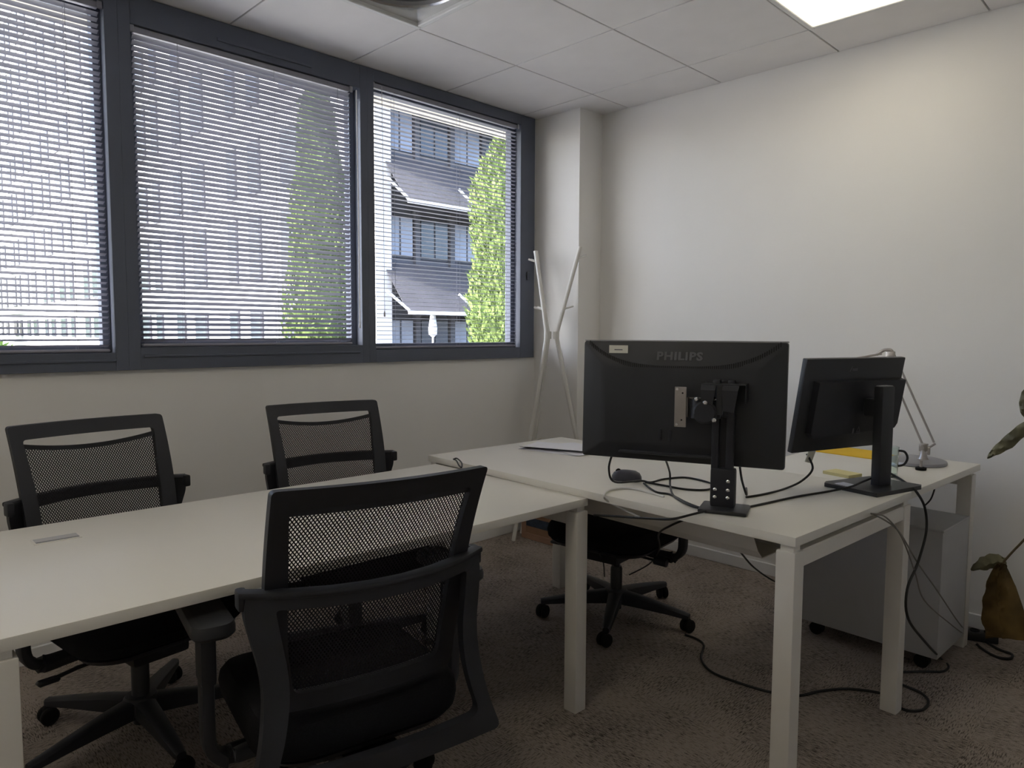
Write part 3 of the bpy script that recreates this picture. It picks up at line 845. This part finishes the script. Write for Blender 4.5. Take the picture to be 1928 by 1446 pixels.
# loose clamp screw in front of the lamp
o = empty('clamp_screw', (2.972, .800, .74), 0, label='small clamp screw with black knob standing before the lamp base', cat='screw')
MB().lathe([(.018, 0), (.019, .003), (.019, .010), (.012, .012)], 16).build('knob', M_RUBBER, o)
MB().cyl((0, 0, .011), (0, 0, .036), .005, n=10).build('shaft', M_STEEL, o)

# ------------------------------------------------------------------ small things on the desks
def flat_sheet(name, label, cat, c, sz, rot, z, th, material, **kw):
    o_ = MB().box((0, 0, th / 2), (sz[0], sz[1], th), min(.0006, th / 3)).build(name, material, label=label, cat=cat, **kw)
    o_.location = (c[0], c[1], z); o_.rotation_euler = (0, 0, rot); return o_


flat_sheet('folder', 'flat yellow card folder lying behind the smaller monitor', 'folder', (3.190, 1.115), (.205, .297), R(-5), .74, .004, M_YELLOW)
o = MB()
for k in range(6): o.box((0, 0, .0012 + k * .0018), (.076 + random.uniform(-.001, .001), .105, .0016), 0)
o = o.build('notepad', M_STICKY, label='pale yellow sticky note pad beside the monitor foot', cat='notepad'); o.location = (2.655, .970, .74); o.rotation_euler = (0, 0, R(-15))
# papers on the far end of the raised desk
cpap = (2.330, 2.055)
for k, (dx_, dy_, ro_, lab) in enumerate(((0, 0, 8, 'lowest loose white sheet of the papers on the far corner of the raised desk'), (.05, -.05, -12, 'middle loose white sheet of the papers on the far corner of the raised desk'), (.02, .02, 20, 'top loose white sheet with lifted edge on the raised desk'))):
    s = MB(); vs = []; fs = []
    nx, ny = 8, 8
    for i in range(nx + 1):
        for j in range(ny + 1):
            x = -.105 + .21 * i / nx; y = -.148 + .296 * j / ny
            lift = (.010 * max(0, (-x - .03) / .075) ** 2 if k == 2 else .0008) + k * .0022
            vs.append((x, y, lift + .0006))
    for i in range(nx):
        for j in range(ny): a = i * (ny + 1) + j; fs.append((a, a + ny + 1, a + ny + 2, a + 1))
    nv = len(vs); vs += [(x, y, z - .0006) for x, y, z in vs]; fs += [tuple(nv + q_ for q_ in reversed(f_)) for f_ in fs]
    s.add(vs, fs); s_ = s.build('paper_sheet', M_PAPER, label=lab, cat='paper', group='loose papers on the raised desk')
    s_.location = (cpap[0] + dx_, cpap[1] + dy_, .7402); s_.rotation_euler = (0, 0, R(ro_))
# glass mug behind the column of the smaller monitor
MG = bpy.data.materials.new('clear_glass'); MG.use_nodes = True
_b = MG.node_tree.nodes['Principled BSDF']; _b.inputs['Transmission Weight'].default_value = 1.0; _b.inputs['Roughness'].default_value = .03
_b.inputs['IOR'].default_value = 1.3; _b.inputs['Base Color'].default_value = (.9, .97, .93, 1)
gx, gy = 2.760, .846
o = empty('glass_mug', (gx, gy, .74), R(-55), label='tall clear glass mug with dark handle behind the smaller monitor', cat='mug')
MB().lathe([(.001, .0), (.027, 0), (.028, .006), (.031, .108), (.0285, .108), (.0255, .010), (.001, .008)], 24, cap=False).build('glass', MG, o)
MB().sweep(spline([(.030, 0, .094), (.050, 0, .090), (.060, 0, .068), (.050, 0, .045), (.029, 0, .038)], 5), rrect(.008, .006, .002, 1), up=(0, 1, 0)).build('handle', M_BLACK, o)
# mouse
o = empty('computer_mouse', (2.010, 1.458, .74), R(20), label='dark grey computer mouse at the left of the wide monitor', cat='mouse')
mmb = MB(); rows = []; pl_ = rrect(.060, .105, .028, 6); n = len(pl_)
for sc_, zz in ((.92, 0.001), (1, .006), (.98, .016), (.86, .027), (.6, .034), (.25, .0365)):
    rows.append([(x * sc_, y * sc_ - .004 * (1 - sc_), zz) for x, y in pl_])
K = len(rows); mmb.add(sum(rows, []), [(r * n + k, r * n + (k + 1) % n, (r + 1) * n + (k + 1) % n, (r + 1) * n + k) for r in range(K - 1) for k in range(n)] + [tuple(range(n - 1, -1, -1)), tuple(range((K - 1) * n, K * n))])
mmb.build('shell', mat('dark_grey_plastic', (.045, .045, .06), .45), o, smooth=60)
MB().cyl((-.004, .03, .030), (.004, .03, .030), .009, n=14).build('wheel', M_RUBBER, o)


# ------------------------------------------------------------------ cables
def cable(label, pts, r, material=None, kids=None, name='cable'):
    o_ = MB().tube(spline(pts, 7), r, 8).build(name, material or M_CABLE, smooth=60, label=label, cat='cable')
    return o_


def at_y(u, v, y):
    d = ((u - IMG_W / 2) / FPX) * RIGHT - ((v - IMG_H / 2) / FPX) * UP + FWD
    return tuple(CAM + d * ((y - CAM.y) / d.y))


def D(u, v, z=.7435): return tuple(at_z(u, v, z))


def Fl(u, v, z=.006): return tuple(at_z(u, v, z))


cable('black cable looping from the mouse toward the monitor column on the desk', [(1.812, 1.372, .866), (1.80, 1.375, .82), (1.825, 1.37, .775), D(1205, 905, .75), D(1225, 908), D(1250, 902), D(1290, 899), D(1330, 907), D(1345, 915), D(1330, 922), D(1290, 921), D(1250, 914), D(1215, 908, .746)], .0034)
cable('black cable running from the mouse to the foot of the monitor stand', [D(1212, 910, .746), D(1235, 926), D(1262, 931), D(1290, 945), D(1318, 956), D(1335, 958)], .0034)
cable('black cable hanging from the underside of the wide monitor', [(1.872, 1.215, .87), D(1261, 890, .79), D(1262, 915, .75), D(1270, 935), D(1300, 952, .746), D(1326, 958, .747)], .0034)
cable('black cable sagging across the front edge of the raised desk', [D(1330, 962, .746), D(1305, 968, .746), tuple(at_z(1268, 976, .735) + Vector((-.01, 0, 0))), tuple(at_z(1220, 976, .712)), tuple(at_z(1160, 972, .69)), tuple(at_z(1118, 970, .68))], .0036)
cable('white cable draped over the front edge of the raised desk', [D(1250, 935), D(1190, 920), D(1150, 922), D(1137, 933), tuple(at_z(1145, 944, .722)), tuple(at_z(1170, 957, .70)), tuple(at_z(1205, 974, .685))], .0036, M_CABLE_W)
cable('black cable hanging below the raised desk over the hidden chair', [tuple(at_z(1290, 978, .70)), tuple(at_z(1262, 990, .66)), tuple(at_z(1240, 1006, .58)), tuple(at_z(1241, 1035, .40)), tuple(at_z(1222, 1062, .20)), tuple(at_z(1185, 1082, .06))], .0034)
cable('thin black cable beside the gas lift of the hidden chair', [tuple(at_z(1128, 1040, .38)), tuple(at_z(1136, 1060, .2)), tuple(at_z(1138, 1085, .03))], .0034)
cable('black cable running from the monitor stand to the smaller monitor foot', [D(1398, 957), D(1440, 948), D(1500, 935), D(1555, 926), D(1600, 917, .759), D(1622, 908, .766), D(1644, 899, .775)], .0036)
o = cable('black video cable with a grey tag plugged in below the smaller monitor', [D(1405, 936), D(1440, 930), D(1478, 920), D(1510, 905, .76), D(1530, 882, .80), (2.40, .995, .845)], .0036)
cable('short black cable end behind the column of the wide monitor', [(1.947, 1.005, .865), (1.95, .998, .82), (1.965, .99, .775), D(1405, 919)], .0034)
# grey tag on the video cable
tg = MB().box((0, 0, 0), (.030, .006, .046), .002).build('cable_tag', M_LABEL, o); tg.location = (2.404, .985, .838); tg.rotation_euler = (R(12), R(12), R(-20))
cable('black cable falling off the desk edge past the grey pedestal to the floor', [D(1662, 885, .765), D(1680, 893, .748), D(1710, 912, .745), D(1724, 924, .742), at_y(1741, 955, .684), at_y(1744, 1000, .674), at_y(1728, 1060, .674), at_y(1708, 1110, .672), at_y(1710, 1165, .668), at_y(1745, 1212, .662), Fl(1772, 1240), Fl(1786, 1254), Fl(1775, 1264), Fl(1740, 1264), Fl(1700, 1265), Fl(1668, 1264)], .0042)
cable('black cable snaking on the carpet around the middle desk leg', [Fl(1290, 1195), Fl(1312, 1203), Fl(1325, 1215), Fl(1320, 1240), Fl(1340, 1265), Fl(1390, 1285), Fl(1450, 1303), Fl(1500, 1310), Fl(1545, 1301), Fl(1600, 1297), (2.60, .775, .006), Fl(1700, 1335), Fl(1735, 1337), Fl(1748, 1322), Fl(1735, 1305), Fl(1700, 1290), Fl(1675, 1281), Fl(1660, 1275)], .0045)
cable('thin grey cable hanging from the desk beam to the power strip', [at_y(1640, 967, .70), at_y(1668, 974, .685), at_y(1697, 1010, .68), at_y(1722, 1075, .675), at_y(1740, 1130, .672), at_y(1790, 1175, .668), Fl(1815, 1194, .045)], .0024, M_CABLE_G)
cable('second thin grey cable hanging beside the pedestal to the power strip', [at_y(1645, 968, .70), at_y(1690, 998, .682), at_y(1728, 1060, .680), at_y(1770, 1120, .678), at_y(1800, 1165, .674), Fl(1818, 1188, .045)], .0024, M_CABLE_G)
cable('short black cable dangling below the return desk above the pedestal', [(3.03, .765, .708), (3.03, .765, .67), (3.025, .775, .625), (3.01, .79, .60)], .003)
cable('black cable hanging from the open end of the cable tray', [tuple(at_z(1393, 1038, .605)), tuple(at_z(1418, 1067, .45)), tuple(at_z(1450, 1090, .30)), tuple(at_z(1485, 1108, .15)), tuple(at_z(1520, 1125, .01))], .003)
cable('small black cable loop on the far end of the front desk', [D(838, 868, .72), D(848, 864, .728), D(858, 866, .745), D(864, 876, .745), D(869, 880, .745), D(869, 871, .75), D(860, 863, .748), D(854, 865, .745)], .0028)
cable('black power lead looping on the carpet by the right wall', [Fl(1825, 1192, .03), Fl(1850, 1205), Fl(1880, 1222), Fl(1905, 1232), Fl(1900, 1240), Fl(1875, 1236), Fl(1850, 1222), Fl(1838, 1212, .02)], .005)
ps = Vector(Fl(1834, 1203, .0))
o = empty('power_strip', (ps.x, ps.y, 0), R(20), label='black power strip on the carpet beside the pedestal', cat='power strip')
MB().box((0, 0, .018), (.055, .16, .036), .006, seg=2).build('body', M_BLACK, o)
for k in range(3):
    MB().lathe([(.018, .036), (.018, .040), (.012, .040), (.011, .037)], 14, (0, -.05 + .05 * k, 0)).build('socket', M_RUBBER, o)
MB().box((0, .05, .055), (.035, .04, .035), .006).build('plug', M_CABLE_W, o)

# ------------------------------------------------------------------ coat rack in the corner
o = empty('coat_rack', (3.155, 2.855, 0), label='white coat rack of three crossed poles in the corner by the window', cat='coat rack')
J = Vector((3.168, 2.862, 1.235)); base = Vector((3.155, 2.855, 0))
poles = [((2.972, 2.978, 0), J + Vector((-.022, .016, 0)), None), ((3.125, 3.058, 0), J + Vector((-.006, .02, 0)), None), ((3.360, 2.655, 0), J + Vector((.022, -.018, 0)), None)]
tops = [(3.115, 2.945, 1.735), (3.180, 3.010, 1.745), (3.262, 2.725, 1.755)]


def orient_peg(p, d): return p + d


for k, (ft_, jn, _) in enumerate(poles):
    tp = Vector(tops[k]); ftv = Vector(ft_)
    pm_ = MB().tube([tuple(ftv - base), tuple(jn - base)], .0135, 10).tube([tuple(jn - base), tuple(tp - base)], .0125, 10)
    po = pm_.build('pole', M_WHITE_WOOD, o)
    out = (tp - jn); out.z = 0; out.normalize()
    for t_, ln in ((.87, .055), (.30, .06)):
        q_ = jn.lerp(tp, t_) - base
        MB().tube([tuple(q_), tuple(q_ + out * ln + Vector((0, 0, .018)))], .006, 8).build('peg', M_WHITE_WOOD, po)
    q_ = ftv.lerp(jn, .47) - base
    MB().tube([tuple(q_), tuple(q_ + out * -.0 + (J - base - q_).normalized() * .0 + Vector((.03 * (1 if k < 2 else -1), -.03 * (1 if k < 2 else -1), .03)))], .006, 8).build('peg', M_WHITE_WOOD, po)
jm = MB()
for s in ((-.022, .016), (-.006, .02), (.022, -.018)): jm.lathe([(.018, -.022), (.018, .022)], 12, tuple(J - base + Vector((s[0], s[1], 0))))
jm.build('joint_ring', M_WHITE_WOOD, o)

# brown board box with a dark band, on the floor under the rack
o = empty('storage_box', (3.165, 2.870, 0), 0, label='brown board box with dark blue band on the carpet below the coat rack', cat='box')
b = MB(); b.box((0, 0, .13), (.19, .25, .26), .004); b.build('carton', M_CARD, o)
b = MB()
for c, s in (((-.098, 0, .018), (.012, .262, .036)), ((-.098, 0, .245), (.012, .262, .036)), ((-.098, -.113, .13), (.012, .036, .19)), ((-.098, .113, .13), (.012, .036, .19))): b.box(c, s, .002)
b.build('edge_frame', mat('light_brown_board', (.36, .21, .135), .8, var=.08, vscale=12), o)
MB().box((-.0965, 0, .105), (.006, .19, .052), .001).build('printed_band', M_BAND, o)

# ------------------------------------------------------------------ plant at the right edge
o = empty('potted_plant', (3.17, .30, 0), label='withering potted plant with drooping dry leaves at the right edge', cat='plant')
pb = Vector((3.17, .30, 0))
MB().lathe([(.085, 0), (.095, .01), (.12, .22), (.128, .225), (.128, .245), (.115, .245), (.108, .20), (.001, .20)], 32, cap=False).build('pot', M_POT, o)
MB().lathe([(.108, .200), (.06, .212), (.001, .215)], 24, cap=False).build('soil', M_SOIL, o)


def leaf(spine, widths, fold, material, parent, name='leaf', side=(0, 0, 1), wob=.006):
    sp_ = spline(spine, 5); n_ = len(sp_); vs = []
    side = Vector(side)
    for i, p_ in enumerate(sp_):
        t_ = i / (n_ - 1); w_ = interp([(k / (len(widths) - 1), x) for k, x in enumerate(widths)], t_)
        tg_ = (sp_[min(i + 1, n_ - 1)] - sp_[max(i - 1, 0)]).normalized()
        s_ = tg_.cross(side); s_ = s_.normalized() if s_.length > 1e-3 else tg_.orthogonal().normalized()
        nrm = s_.cross(tg_)
        for a in (-1, -.5, 0, .5, 1):
            vs.append(p_ + s_ * (a * w_) + nrm * (abs(a) * w_ * fold + wob * math.sin(9 * t_ * 3.1 + 4 * a)) - pb)
    fs = [(i * 5 + k, i * 5 + k + 1, i * 5 + k + 6, i * 5 + k + 5) for i in range(n_ - 1) for k in range(4)]
    nv = len(vs); v2 = [Vector(v) + Vector((.0012, .0004, .0004)) for v in vs]
    bd = [(k, k + 1) for k in range(4)] + [(i * 5 + 4, i * 5 + 9) for i in range(n_ - 1)] + [((n_ - 1) * 5 + k + 1, (n_ - 1) * 5 + k) for k in range(3, -1, -1)] + [(i * 5 + 5, i * 5) for i in range(n_ - 2, -1, -1)]
    mb2 = MB().add(vs + v2, fs + [tuple(nv + q_ for q_ in reversed(f_)) for f_ in fs] + [(a, nv + a, nv + b_, b_) for a, b_ in bd])
    return mb2.build(name, material, parent, smooth=60)


stm = MB()
stm.tube([tuple(Vector(p_) - pb) for p_ in spline([(3.17, .30, .20), (3.16, .32, .6), (3.15, .34, 1.0), (3.14, .33, 1.35)], 6)], .011)
stm.build('stem', M_STEM, o)
st2 = MB(); st2.tube([tuple(Vector(p_) - pb) for p_ in spline([(3.17, .33, .30), (3.16, .40, .50), (3.15, .47, .525), (3.15, .515, .47), (3.15, .560, .395)], 6)], .004); st2.build('leaf_stalk', M_STEM, o)
# the dry leaf hanging low: a curled upper lobe and a crumpled blade reaching down to the carpet
leaf([(3.15, .548, .405), (3.145, .580, .395), (3.14, .615, .375), (3.13, .655, .352)], [.010, .028, .026, .002], .8, M_LEAF, o, side=(1, .1, .2))
leaf([(3.15, .556, .395), (3.15, .575, .33), (3.15, .568, .25), (3.15, .565, .17), (3.15, .545, .11)], [.014, .026, .050, .055, .062], .35, M_LEAF_DRY, o, side=(1, 0, .1), wob=.012)
leaf([(3.145, .556, .39), (3.14, .54, .31), (3.14, .52, .22), (3.14, .50, .12)], [.008, .030, .040, .045], .5, M_LEAF_DRY, o, side=(1, .25, 0), wob=.010)
# the long drooping leaf further up
st3 = MB(); st3.tube([tuple(Vector(p_) - pb) for p_ in spline([(3.145, .34, 1.05), (3.12, .41, 1.10), (3.11, .47, 1.03), (3.11, .503, .955)], 6)], .004); st3.build('leaf_stalk', M_STEM, o)
leaf([(3.11, .470, .955), (3.10, .515, .905), (3.095, .555, .855), (3.09, .590, .820), (3.085, .612, .795)], [.012, .021, .022, .014, .001], .45, M_LEAF, o, side=(1, .2, .1))
leaf([(3.11, .470, 1.10), (3.10, .505, 1.04), (3.10, .512, .985), (3.10, .500, .945)], [.006, .018, .014, .002], .4, M_LEAF, o, side=(1, 0, 0))
leaf([(3.14, .33, 1.35), (3.10, .25, 1.42), (3.05, .18, 1.40), (3.02, .12, 1.30)], [.01, .04, .045, .002], .3, M_LEAF, o, side=(0, 0, 1))

# ================================================================== OUTSIDE
MB().box((10, 40, -5.6), (160, 72, .2)).build('street_ground', M_STREET, kind='structure')
MB().box((1.0, 3.405, 2.62), (7.0, .36, .10)).build('trim_1', M_SOFFIT, kind='structure')        # window head outside

# building across the street: sunlit white side and shaded balcony front
BX, BY, BZ0, BZ1 = 10.62, 16.0, -5.5, 25.0
o = empty('building', (BX, BY, BZ0), label='white apartment building across the street with dark balconies and awnings', cat='building')


def L(x, y, z): return (x - BX, y - BY, z - BZ0)


b = MB(); b.box(L(BX + .15, BY + 26, (BZ0 + BZ1) / 2), (.3, 52, BZ1 - BZ0)); b.box(L(BX + .25, BY - .02, (BZ0 + BZ1) / 2), (.5, .44, BZ1 - BZ0))
b.build('side_wall', M_FAC_W, o)
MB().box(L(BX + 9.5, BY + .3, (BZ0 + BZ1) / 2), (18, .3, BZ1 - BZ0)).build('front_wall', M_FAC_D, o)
MB().box(L(BX + 9, BY + 26, BZ1 + .15), (18.6, 52.8, .3)).build('roof', M_FAC_W, o)
# side windows: dark frame with glass, repeated by column and floor
wf = None; FH = 2.8
cols = []
y = 18.2
k = 0
while y < 66:
    cols.append((y, (.7, 1.15, .85)[k % 3])); y += (2.0, 2.4, 1.7, 2.9)[k % 4]; k += 1
proto = None
for (y, wd) in cols:
    for fl in range(-1, 7):
        z0 = 2.72 + FH * fl; hh = (2.1, 1.7)[fl % 2]
        if fl == -1: hh = 1.05; z0 = .86
        zc = z0 + hh / 2 + (.0 if fl < 0 else .15)
        if proto is None:
            proto = MB().box((0, 0, 0), (.10, 1, 1)).build('window', M_FFRAME, o, smooth=0)
            proto.location = L(BX - .02, y, zc); proto.scale = (1, wd, hh); wn = proto
            pane0 = MB().box((-.045, 0, 0), (.03, .84, .92)).build('pane', M_FWIN, proto, smooth=0)
        else:
            wn = inst(proto, o, L(BX - .02, y, zc), scale=(1, wd, hh)); inst(pane0, wn)
# floor bands on the side
for fl in range(-1, 8):
    MB().box(L(BX - .03, BY + 26, 2.42 + FH * fl), (.10, 52, .14)).build('string_course', M_FAC_W, o)
# balcony front: windows between dark mullions, awning with white bar and arms, by floor
for fl in range(-2, 4):
    zf = 3.28 + FH * fl
    for j, (x0, x1, mt) in enumerate(((11.14, 12.03, M_FWIN_B), (12.27, 13.28, M_FWIN), (13.48, 14.5, M_FWIN_B), (14.7, 15.8, M_FWIN), (16.0, 17.1, M_FWIN_B), (17.3, 18.4, M_FWIN))):
        wn = MB().box(L((x0 + x1) / 2, BY + .10, zf + .55), (x1 - x0, .10, 1.14)).build('window', M_FFRAME, o, smooth=0)
        MB().box(L((x0 * .75 + x1 * .25), BY + .04, zf + .55), ((x1 - x0) / 2 - .06, .05, 1.04)).build('pane', mt, wn, smooth=0)
        MB().box(L((x0 * .25 + x1 * .75), BY + .04, zf + .55), ((x1 - x0) / 2 - .06, .05, 1.04)).build('pane', mt, wn, smooth=0)
        if j < 5: MB().box(L(x1 + .11, BY + .05, zf + .4), (.16, .2, 1.9)).build('mullion', M_FFRAME, o, smooth=0)
    MB().box(L(14.9, BY + .12, zf - .17), (7.6, .12, .26)).build('sill_band', M_FAC_D, o, smooth=0)
    # awning of the floor: cloth from the wall down to the bar
    aw = MB(); xa, xb = 10.95, 17.6; z1_, z0_ = zf + 2.62, zf + 1.26
    aw.add([L(xa, BY - .05, z1_), L(xb, BY - .05, z1_), L(xb, BY - 1.2, z0_), L(xa, BY - 1.2, z0_), L(xa, BY - .05, z1_ - .03), L(xb, BY - .05, z1_ - .03), L(xb, BY - 1.2, z0_ - .03), L(xa, BY - 1.2, z0_ - .03)],
           [(0, 1, 2, 3), (7, 6, 5, 4), (0, 4, 5, 1), (1, 5, 6, 2), (2, 6, 7, 3), (3, 7, 4, 0)])
    awn = aw.build('awning', M_AWN, o, smooth=0)
    MB().box(L((xa + xb) / 2, BY - 1.22, z0_), (xb - xa, .06, .10)).build('front_bar', M_AWN_BAR, awn, smooth=0)
    for xx in (10.3, 12.66, 15.0):
        MB().tube([L(xx, BY - 1.18, z0_ + .52), L(xx + .66, BY - 1.22, z0_ + .05)], .035, 6).build('arm', M_AWN_BAR, awn)
# folded white parasol on the lower balcony
o = empty('parasol', (12.05, 15.2, .55), label='folded white parasol on the balcony of the building opposite', cat='parasol')
MB().lathe([(.03, .55), (.11, .62), (.12, .8), (.07, 1.15), (.02, 1.42)], 10).build('canopy', M_AWN_BAR, o)
MB().cyl((0, 0, -.05), (0, 0, .6), .025, n=8).build('pole', M_AWN_BAR, o)
MB().cyl((0, 0, -.08), (0, 0, -.03), .2, n=12).build('base', M_FAC_D, o)


def foliage_tree(name, label, base_, prof, nleaf, material, size, seed, lobes=0):
    rnd = random.Random(seed)
    o_ = empty(name, base_, label=label, cat='tree')
    ztop_ = prof[-1][0]
    fm = MB(); vs = []; fs = []
    inner = [(max(.02, r_ * .72), z_) for z_, r_ in prof]
    for _ in range(nleaf):
        z_ = prof[0][0] + (ztop_ - prof[0][0]) * rnd.random()
        r_ = interp(prof, z_); a = rnd.uniform(0, 2 * math.pi)
        if lobes: r_ *= 1 + .16 * math.sin(lobes * a + z_ * 1.7) + .10 * math.sin(3 * z_ + 2 * a)
        rr = r_ * (1 - .30 * rnd.random() ** 1.5)
        c_ = Vector((rr * math.cos(a), rr * math.sin(a), z_))
        u_ = Vector((rnd.gauss(0, 1) * .5 + math.cos(a) * .5, rnd.gauss(0, 1) * .5 + math.sin(a) * .5, abs(rnd.gauss(0, 1)) + .6)).normalized()
        s_ = u_.cross(Vector((rnd.gauss(0, 1), rnd.gauss(0, 1), rnd.gauss(0, 1)))).normalized()
        l_ = size * rnd.uniform(.6, 1.4); k_ = len(vs)
        vs += [c_ - s_ * l_ * .35, c_ + s_ * l_ * .35, c_ + u_ * l_ * 1.3]; fs.append((k_, k_ + 1, k_ + 2))
    fm.v = [tuple(v) for v in vs]; fm.f = fs
    f2 = fm.build('foliage', material, o_, smooth=0); f2['kind'] = 'stuff'
    MB().lathe(inner, 14).build('inner_crown', material, o_)
    MB().lathe([(.22, 0), (.16, prof[0][0] + .5), (.05, ztop_ * .9)], 10).build('trunk', M_BARK, o_)
    return o_


foliage_tree('cypress_tree', 'bright green cypress seen through the right window bay', (9.78, 10.0, -5.5), [(1.0, .66), (4.0, .80), (6.5, .72), (8.5, .66), (9.5, .60), (10.0, .48), (10.4, .28), (10.7, .04)], 34000, M_CYP, .075, 3, 5)
foliage_tree('cypress_tree', 'tall green cypress seen through the middle window bay', (7.42, 13.0, -5.5), [(1.0, .60), (5.0, .66), (7.5, .60), (9.5, .48), (11.0, .30), (11.9, .04)], 22000, M_CYP, .085, 5, 5)
foliage_tree('street_tree', 'distant round green tree at the far left end of the street', (4.2, 60, -5.5), [(2.0, 1.5), (3.5, 4.2), (6.5, 5.0), (9.5, 3.6), (11.0, .6)], 9000, M_TREE, .45, 9, 4)
foliage_tree('street_tree', 'green tree lower down the street left of the white building', (3.6, 40, -5.5), [(2.0, 1.2), (3.2, 2.4), (4.8, 2.6), (6.4, 1.5), (7.2, .3)], 6000, M_TREE, .3, 12, 4)
